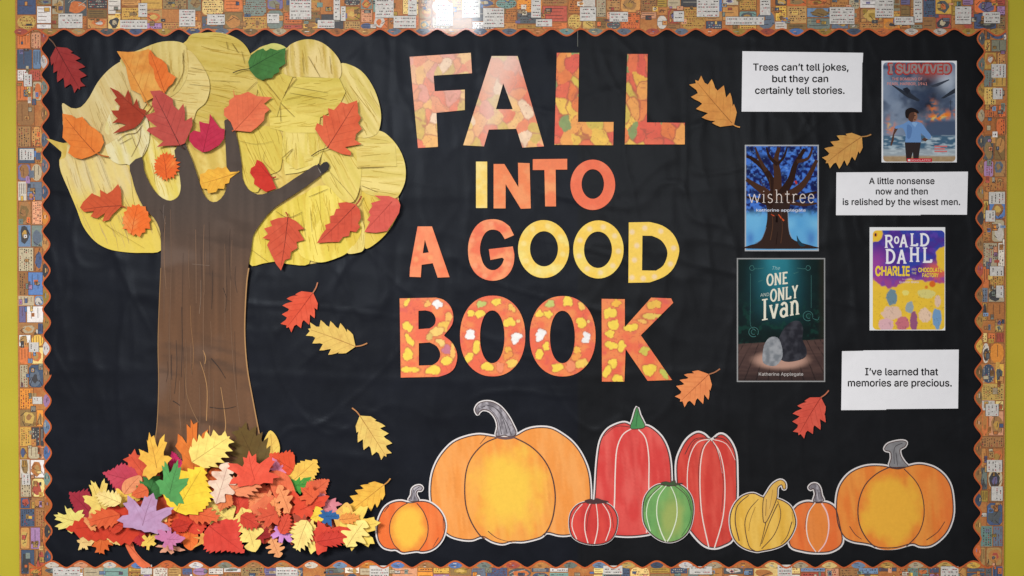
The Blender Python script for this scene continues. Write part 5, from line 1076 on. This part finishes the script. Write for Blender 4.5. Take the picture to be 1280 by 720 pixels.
flats('runner_print', [(catmull([(1129, 155), (1136, 151), (1145, 152), (1152, 154), (1158, 162), (1164, 170), (1161, 174), (1154, 169), (1151, 167), (1151, 178), (1141, 180), (1132, 179), (1132, 168), (1128, 160), (1120, 161), (1119, 158)], 3), BLU, .03),
      ([(1119, 158), (1123, 160), (1118, 168), (1117, 176), (1114, 183), (1113, 181), (1115, 172)], SK, .0), ([(1155, 172), (1160, 174), (1157, 177), (1152, 175)], SK, .06),
      ([(1131, 178), (1151, 178), (1149, 192), (1148, 201.5), (1142, 201.5), (1141, 190), (1138, 201.5), (1133, 201.5), (1132, 190)], C(50, 40, 40), .08),
      (ell(1140.5, 144.5, 6.2, 8.2, 20), SK, .10), (catmull([(1143, 139), (1146.4, 143), (1146.6, 147), (1144, 152), (1141, 151), (1143, 146)], 3), C(150, 104, 80), .12), (R(1142.6, 144, 1144.6, 144.8), C(30, 20, 20), .15), (R(1142.4, 149, 1144.6, 149.7), C(60, 30, 28), .15), (catmull([(1132, 146), (1132, 138), (1139, 134.5), (1147, 138), (1148, 142), (1142, 140), (1137, 142), (1135, 148)], 3), C(32, 24, 24), .13), ([(1141, 152), (1147, 154), (1144, 159), (1140, 155)], C(140, 178, 222), .16),
      (catmull([(1134, 156), (1140, 160), (1138, 172), (1134, 172)], 3), C(92, 128, 180), .18)], d, ck)
for k, (dx, dy) in enumerate(((-.7, 0), (.7, 0), (0, -.7), (0, .7))): text('title_outline', 'I SURVIVED', 1110.5+dx, 1188.5+dx, 91.6+dy, d+.14+k*.02, C(186, 66, 60), ck, cap=11.6, bold=.06)
text('title_lettering', 'I SURVIVED', 1111.5, 1187.5, 91.2, d+.25, C(156, 142, 140), ck, cap=10.6, bold=.035)
text('subtitle_lettering', 'THE BOMBING OF', 1115, 1153, 100.4, d+.2, C(226, 150, 140), ck, cap=3.4, bold=.01)
text('subtitle_lettering', 'PEARL HARBOR, 1941', 1109, 1159, 106.4, d+.2, C(226, 150, 140), ck, cap=3.4, bold=.01)
flats('publisher_band', [(R(1133.5, 198, 1165, 202.4), C(206, 40, 52), .22), (R(1135, 199.2, 1138, 201.4), C(240, 236, 232), .26)], d, ck)
text('publisher_lettering', 'SCHOLASTIC', 1139, 1163.5, 201.3, d+.3, C(240, 220, 220), ck, cap=2.0)
flats('review_print', [(R(1168, 182+i*3.2, 1184-(i % 2)*3, 183.8+i*3.2), C(214, 120, 118), .2) for i in range(3)], d, ck)
# -- night tree
def art_night(x, y):
    m = sm(.38, .62, fbm(x/3.6, y/3.2, 91, 3)); top = sm(276, 262, y+5*fbm(x/6, y/6, 92, 2))
    lea = mixc(C(18, 26, 90), C(70, 122, 212), m); lea = mixc(lea, C(12, 20, 66), sm(.5, .75, fbm(x/11, y/11, 93, 2))*.8)
    lea = mixc(lea, C(140, 190, 240), sm(.72, .85, fbm(x/2.2, y/2.2, 96, 2))*sm(250, 220, y)*.5)
    sky = mixc(C(128, 196, 232), C(70, 150, 210), fbm(x/20, y/20, 94, 2)+.0*x); sky = mixc(sky, C(70, 120, 190), (np.exp(-((x-938)/5)**2-((y-298)/9)**2)+np.exp(-((x-1014)/6)**2-((y-298)/10)**2))*.8)
    return mixc(sky, lea, top)
ck = cover(931, 181, 1023.5, 314, 'book cover with a dark spreading tree full of blue leaves', C(176, 178, 182), (1.7, 1.7, 1.7, 1.7), 0, art_night)
d = 12.95; BK = C(50, 32, 26); BK2 = C(74, 48, 36)
flats('trunk_print', [(catmull([(934.5, 310.8), (936, 307), (946, 304), (953, 298), (957, 285), (959, 272), (958, 258), (950, 246), (966, 238), (985, 240), (996, 244), (988, 256), (985, 270), (986, 288), (990, 298), (1000, 303), (1018, 308), (1019.5, 310.8)], 3), BK, 0)], d, ck)
br = [([(968, 250), (956, 240), (944, 232), (933, 224)], (13, 4)), ([(968, 248), (966, 230), (956, 212), (940, 198), (933, 196)], (11, 2.5)), ([(972, 250), (972, 220), (970, 200), (974, 184)], (12, 4)), ([(974, 246), (988, 226), (994, 206), (1006, 186)], (11, 4)),
      ([(978, 248), (998, 236), (1010, 222), (1021, 200)], (11, 4)), ([(980, 250), (1000, 246), (1021, 240)], (9, 3)), ([(958, 214), (950, 200), (944, 184)], (5, 2)), ([(972, 206), (962, 196), (958, 184)], (5, 2)), ([(996, 202), (1010, 198), (1016, 184)], (5, 2)), ([(966, 256), (948, 250), (933, 246)], (8, 2)), ([(984, 252), (1004, 256), (1021, 254)], (6, 2)), ([(972, 205), (980, 196), (984, 183.5)], (4, 1.5))]
v, f, k = ribbon_data([(p, w_, BK if i % 2 else BK2) for i, (p, w_) in enumerate(br)], d+.05, None, dz=.01); build('branch_print', v, f, k, M_INK, ck)
for q in [([(963, 300), (966, 280), (964, 262)], (1, .5), C(96, 64, 46)), ([(976, 304), (978, 285), (976, 262)], (1, .5), C(92, 60, 44)), ([(970, 306), (972, 290)], (.8, .5), C(30, 20, 18)), ([(985, 262), (986, 285), (990, 298)], (.7, .7), C(150, 170, 190)), ([(958, 284), (952, 299), (944, 304)], (.7, .7), C(110, 120, 140)),
      ([(950, 226), (962, 240), (962, 222)], (.5, .5), C(96, 64, 46)), ([(971, 278), (971, 270)], (3, 2), C(26, 16, 14)), ([(964, 268), (968, 270)], (1.4, 1), C(206, 84, 50)), ([(973, 268), (977, 273), (980, 276)], (1.2, 2), C(214, 90, 50)), ([(994, 226), (996, 230)], (3, 2), C(190, 60, 50))]: lines('bark_print', [q], d+.2, ck)
flats('bird_print', [(catmull([(996, 294), (999, 300), (1004, 305), (1007, 307), (1001, 308), (997, 303)], 3), C(24, 60, 80), .1)], d, ck)
serif('title_lettering', [('wishtree', 935.5, 253.5, 16.5, 1.14, 0, 1.05)], d+.45, C(226, 214, 206), ck)
text('author_lettering', 'katherine applegate', 945.5, 1007, 264.4, d+.5, C(216, 220, 232), ck, cap=3.4, bold=.01)
text('blurb_lettering', 'from the author of the one and only', 944, 1012, 258.6, d+.5, C(140, 130, 140), ck, cap=1.3) if False else None
# -- dark stage
def art_stage(x, y):
    beam = np.exp(-((x-972)/(20+.10*(y-322)))**2)*sm(420, 325, y); c = mixc(C(6, 18, 20), C(9, 34, 32), fbm(x/9, y/9, 101, 3)); c = mixc(c, C(50, 150, 168), beam*(.75+.3*fbm(x/12, y/20, 102, 2))*.85)
    c = mixc(c, C(16, 62, 52), sm(.5, .7, fbm(x/5, y/5, 103, 3))*sm(360, 400, y)*.6); c = mixc(c, C(40, 36, 24), sm(1020, 1029, x)*.6)
    fy = 430-(x-921)*.055; fl = sm(fy-.5, fy+.5, y); gx = (x-975)/(y-360+.0)*70
    plank = np.abs(((gx/9) % 1)-.5)*2; wood = mixc(C(66, 48, 46), C(92, 68, 62), fbm(x/16, y/2, 104, 2)); wood = mixc(wood, C(38, 28, 28), sm(.86, .98, plank))
    spot = np.sqrt(((x-976)/38)**2+((y-450)/13)**2); wood = mixc(wood, C(212, 166, 146), (1-sm(.6, 1.12, spot))*.72); wood = mixc(wood, C(26, 20, 22), sm(456, 478, y)*.6)
    return mixc(c, wood, fl)
ck = cover(921, 322.5, 1031.5, 477.5, 'book cover with a dark teal stage, cream title and light on floorboards', C(150, 150, 150), (1.6, 1.6, 1.6, 1.6), 0, art_stage)
# two plain rounded stones stand in for the figures of the cover
def stonec(c1, c2, cx, cy, r):
    return lambda x, y: mixc(c1, c2, sm(.3, .8, fbm(x/5, y/5, int(cx), 3)))
sheet('stone_print', catmull([(972, 444), (973, 426), (979, 412), (990, 402), (1000, 402), (1004, 412), (1003, 424), (1008, 436), (1007, 446), (996, 451), (981, 452)], 3), 12.97, None, M_PRINT, ck, step=1.6, cf=stonec(C(34, 34, 42), C(62, 62, 70), 986, 430, 20), thick=.1)
sheet('stone_print', catmull([(953, 450), (955, 432), (962, 422), (972, 422), (977, 432), (978, 446), (970, 457), (958, 456)], 3), 13.1, None, M_PRINT, ck, step=1.6, cf=stonec(C(120, 124, 130), C(160, 162, 166), 966, 440, 16), thick=.1)
CRM = C(232, 226, 206); d = 12.95
serif('title_lettering', [('ONE', 958.5, 357.5, 14.5, .86, .12, 2.1), ('ONLY', 963, 377.5, 15.5, .78, .16, 2.1), ('Ivan', 952.5, 400.5, 26, .80, .17, 2.9)], d+.2, CRM, ck)
text('title_lettering', 'AND', 950.5, 961.5, 371, d+.3, C(190, 200, 190), ck, cap=4.2, slope=.1)
text('title_lettering', 'The', 965.5, 975, 337.2, d+.3, C(150, 190, 190), ck, cap=4.4, shear=.3)
text('author_lettering', 'Katherine Applegate', 948.5, 1004, 469.6, d+.3, C(206, 200, 196), ck, cap=4.0)
TL = C(70, 120, 116)
for q in [(arc(940, 335, 3, 3, 0, 300, 8)+[(944, 336), (955, 335)], (.6, .5), TL), (arc(1010, 335, 3, 3, 180, -120, 8)+[(1006, 336), (996, 335)], (.6, .5), TL), ([(938, 342), (938, 380), (938, 406), (944, 412)], (.4, .4), TL), ([(1014, 344), (1014, 385)], (.4, .4), TL),
      (arc(942, 415, 6, 6, 60, 400, 12), (.7, .5), TL), (arc(942, 415, 3, 3, 60, 340, 8), (.6, .4), TL), (arc(1010, 395, 6, 6, 60, 380, 12), (.7, .5), TL), (arc(1011, 395, 3, 3, 60, 340, 8), (.6, .4), TL), ([(1016, 398), (1022, 400), (1024, 396)], (.6, .4), TL), ([(948, 352), (954, 350)], (.6, .3), TL), ([(992, 342), (998, 340)], (.6, .3), TL)]: lines('scroll_print', [q], d+.1, ck)
# -- purple and yellow splash
def art_splash(x, y):
    yel = C(244, 200, 62)*(.94+.1*fbm(x/6, y/6, 111, 2))[:, None]
    pur = mixc(C(84, 50, 148), C(56, 70, 170), sm(.35, .65, fbm(x/14, y/12, 112, 3))); pur = mixc(pur, C(160, 70, 160), sm(1118, 1096, x)*sm(300, 330, y)); pur = mixc(pur, C(226, 104, 84), sm(1148, 1170, x)*sm(322, 334, y))
    pur = mixc(pur, C(172, 74, 140), sm(340, 354, y)*.8); pur = mixc(pur, C(110, 70, 180), sm(.55, .75, fbm(x/6, y/6, 113, 2))*.5)
    n = 12*(fbm(x/9, y/9, 114, 3)-.5); edge = 355+6*np.sin((x-1091)/12)-sm(1110, 1091, x)*10 - sm(1150, 1178, x)*6
    a = sm(edge+1.2, edge-1.2, y+n); a = a*(1-(1-sm(10, 11.5, np.hypot(x-1092, (y-293)*1.1)+n*.5))); a = a*(1-(1-sm(13, 14.5, np.hypot((x-1184)*1.0, (y-322)*.8)+n*.5)))
    c = mixc(yel, pur, a); c = mixc(c, C(226, 110, 40), 1-sm(3.4, 4.4, np.hypot(x-1165.5, y-355))); c = mixc(c, C(228, 130, 50), 1-sm(1.6, 2.4, np.hypot(x-1158, y-359)))
    def p(cx, cy, rx, ry, col, s): 
        nonlocal c
        q = np.sqrt(((x-cx)/rx)**2+((y-cy)/ry)**2)+.5*(fbm(x/4, y/4, s, 3)-.5); c = mixc(c, col, (1-sm(.9, 1.0, q))*.95)
    p(1115, 372, 7, 11, C(104, 140, 160), 121); p(1115, 391, 13, 9, C(232, 196, 176), 122); p(1108, 406, 10, 8, C(228, 180, 190), 123); p(1128, 404, 9, 9, C(206, 110, 130), 124)
    p(1137, 384, 5, 8, C(150, 170, 180), 125); p(1142, 402, 5, 13, C(150, 80, 130), 126); p(1156, 394, 8, 10, C(240, 206, 180), 127); p(1171, 398, 6, 14, C(110, 160, 206), 128); p(1158, 367, 12, 6, C(226, 214, 130), 129); p(1172, 376, 4, 8, C(236, 200, 176), 130); p(1132, 366, 4, 4, C(240, 224, 120), 131)
    k = fbm(x/5, y/5, 140, 3); c = mixc(c, C(50, 44, 60), (1-sm(.0, .02, np.abs(k-.5)))*.35*sm(362, 368, y))
    return c
ck = cover(1087, 284, 1181.5, 413, 'book cover with a purple paint splash over yellow', C(240, 240, 240), (4, 4, .8, 1), 5, art_splash)
flats('emblem_print', [(ell(1094.5, 293.5, 2.3, 2.8, 16), C(232, 150, 50), .0), (ell(1094.5, 293.5, 1.1, 1.9, 12), C(40, 40, 50), .05)], 12.95, ck)
serif('author_lettering', [('R', 1106, 309.5, 15.5, 1.02, 0, 2.4), ('O', 1118, 304.3, 8.5, 1.0, 0, 1.9), ('A', 1124, 308.8, 15.5, 1.0, 0, 2.4), ('L', 1138, 307.5, 15.5, 1.06, 0, 2.4), ('D', 1150, 307.5, 15.5, 1.08, 0, 2.6),
       ('D', 1107, 329.2, 17.5, 1.0, 0, 2.8), ('A', 1121, 329.2, 17, 1.0, 0, 2.6), ('H', 1137, 327, 17.5, 1.0, 0, 2.7), ('L', 1153.5, 328.2, 18.5, 1.1, 0, 2.8)], 13.15, C(246, 244, 248), ck)
YT = C(250, 216, 66)
text('title_lettering', 'CHARLIE', 1094.5, 1137, 344.5, 13.2, YT, ck, cap=11.4, bold=.035, slope=-.0)
text('title_lettering', 'AND', 1139.5, 1145.5, 338.2, 13.2, C(240, 220, 150), ck, cap=2.8); text('title_lettering', 'THE', 1139.5, 1145.5, 342.8, 13.2, C(240, 220, 150), ck, cap=2.8)
text('title_lettering', 'CHOCOLATE', 1148, 1177.5, 340, 13.2, YT, ck, cap=5.2, bold=.03); text('title_lettering', 'FACTORY', 1153, 1173, 346.3, 13.2, YT, ck, cap=4.6, bold=.03)
text('credit_lettering', 'ILLUSTRATED BY', 1128, 1144, 349.9, 13.2, C(236, 216, 232), ck, cap=1.4); text('credit_lettering', 'Quentin Blake', 1124, 1148.5, 353.8, 13.2, C(240, 224, 236), ck, cap=2.5)

for o in bpy.data.objects:
    if '_org' in o: del o['_org']
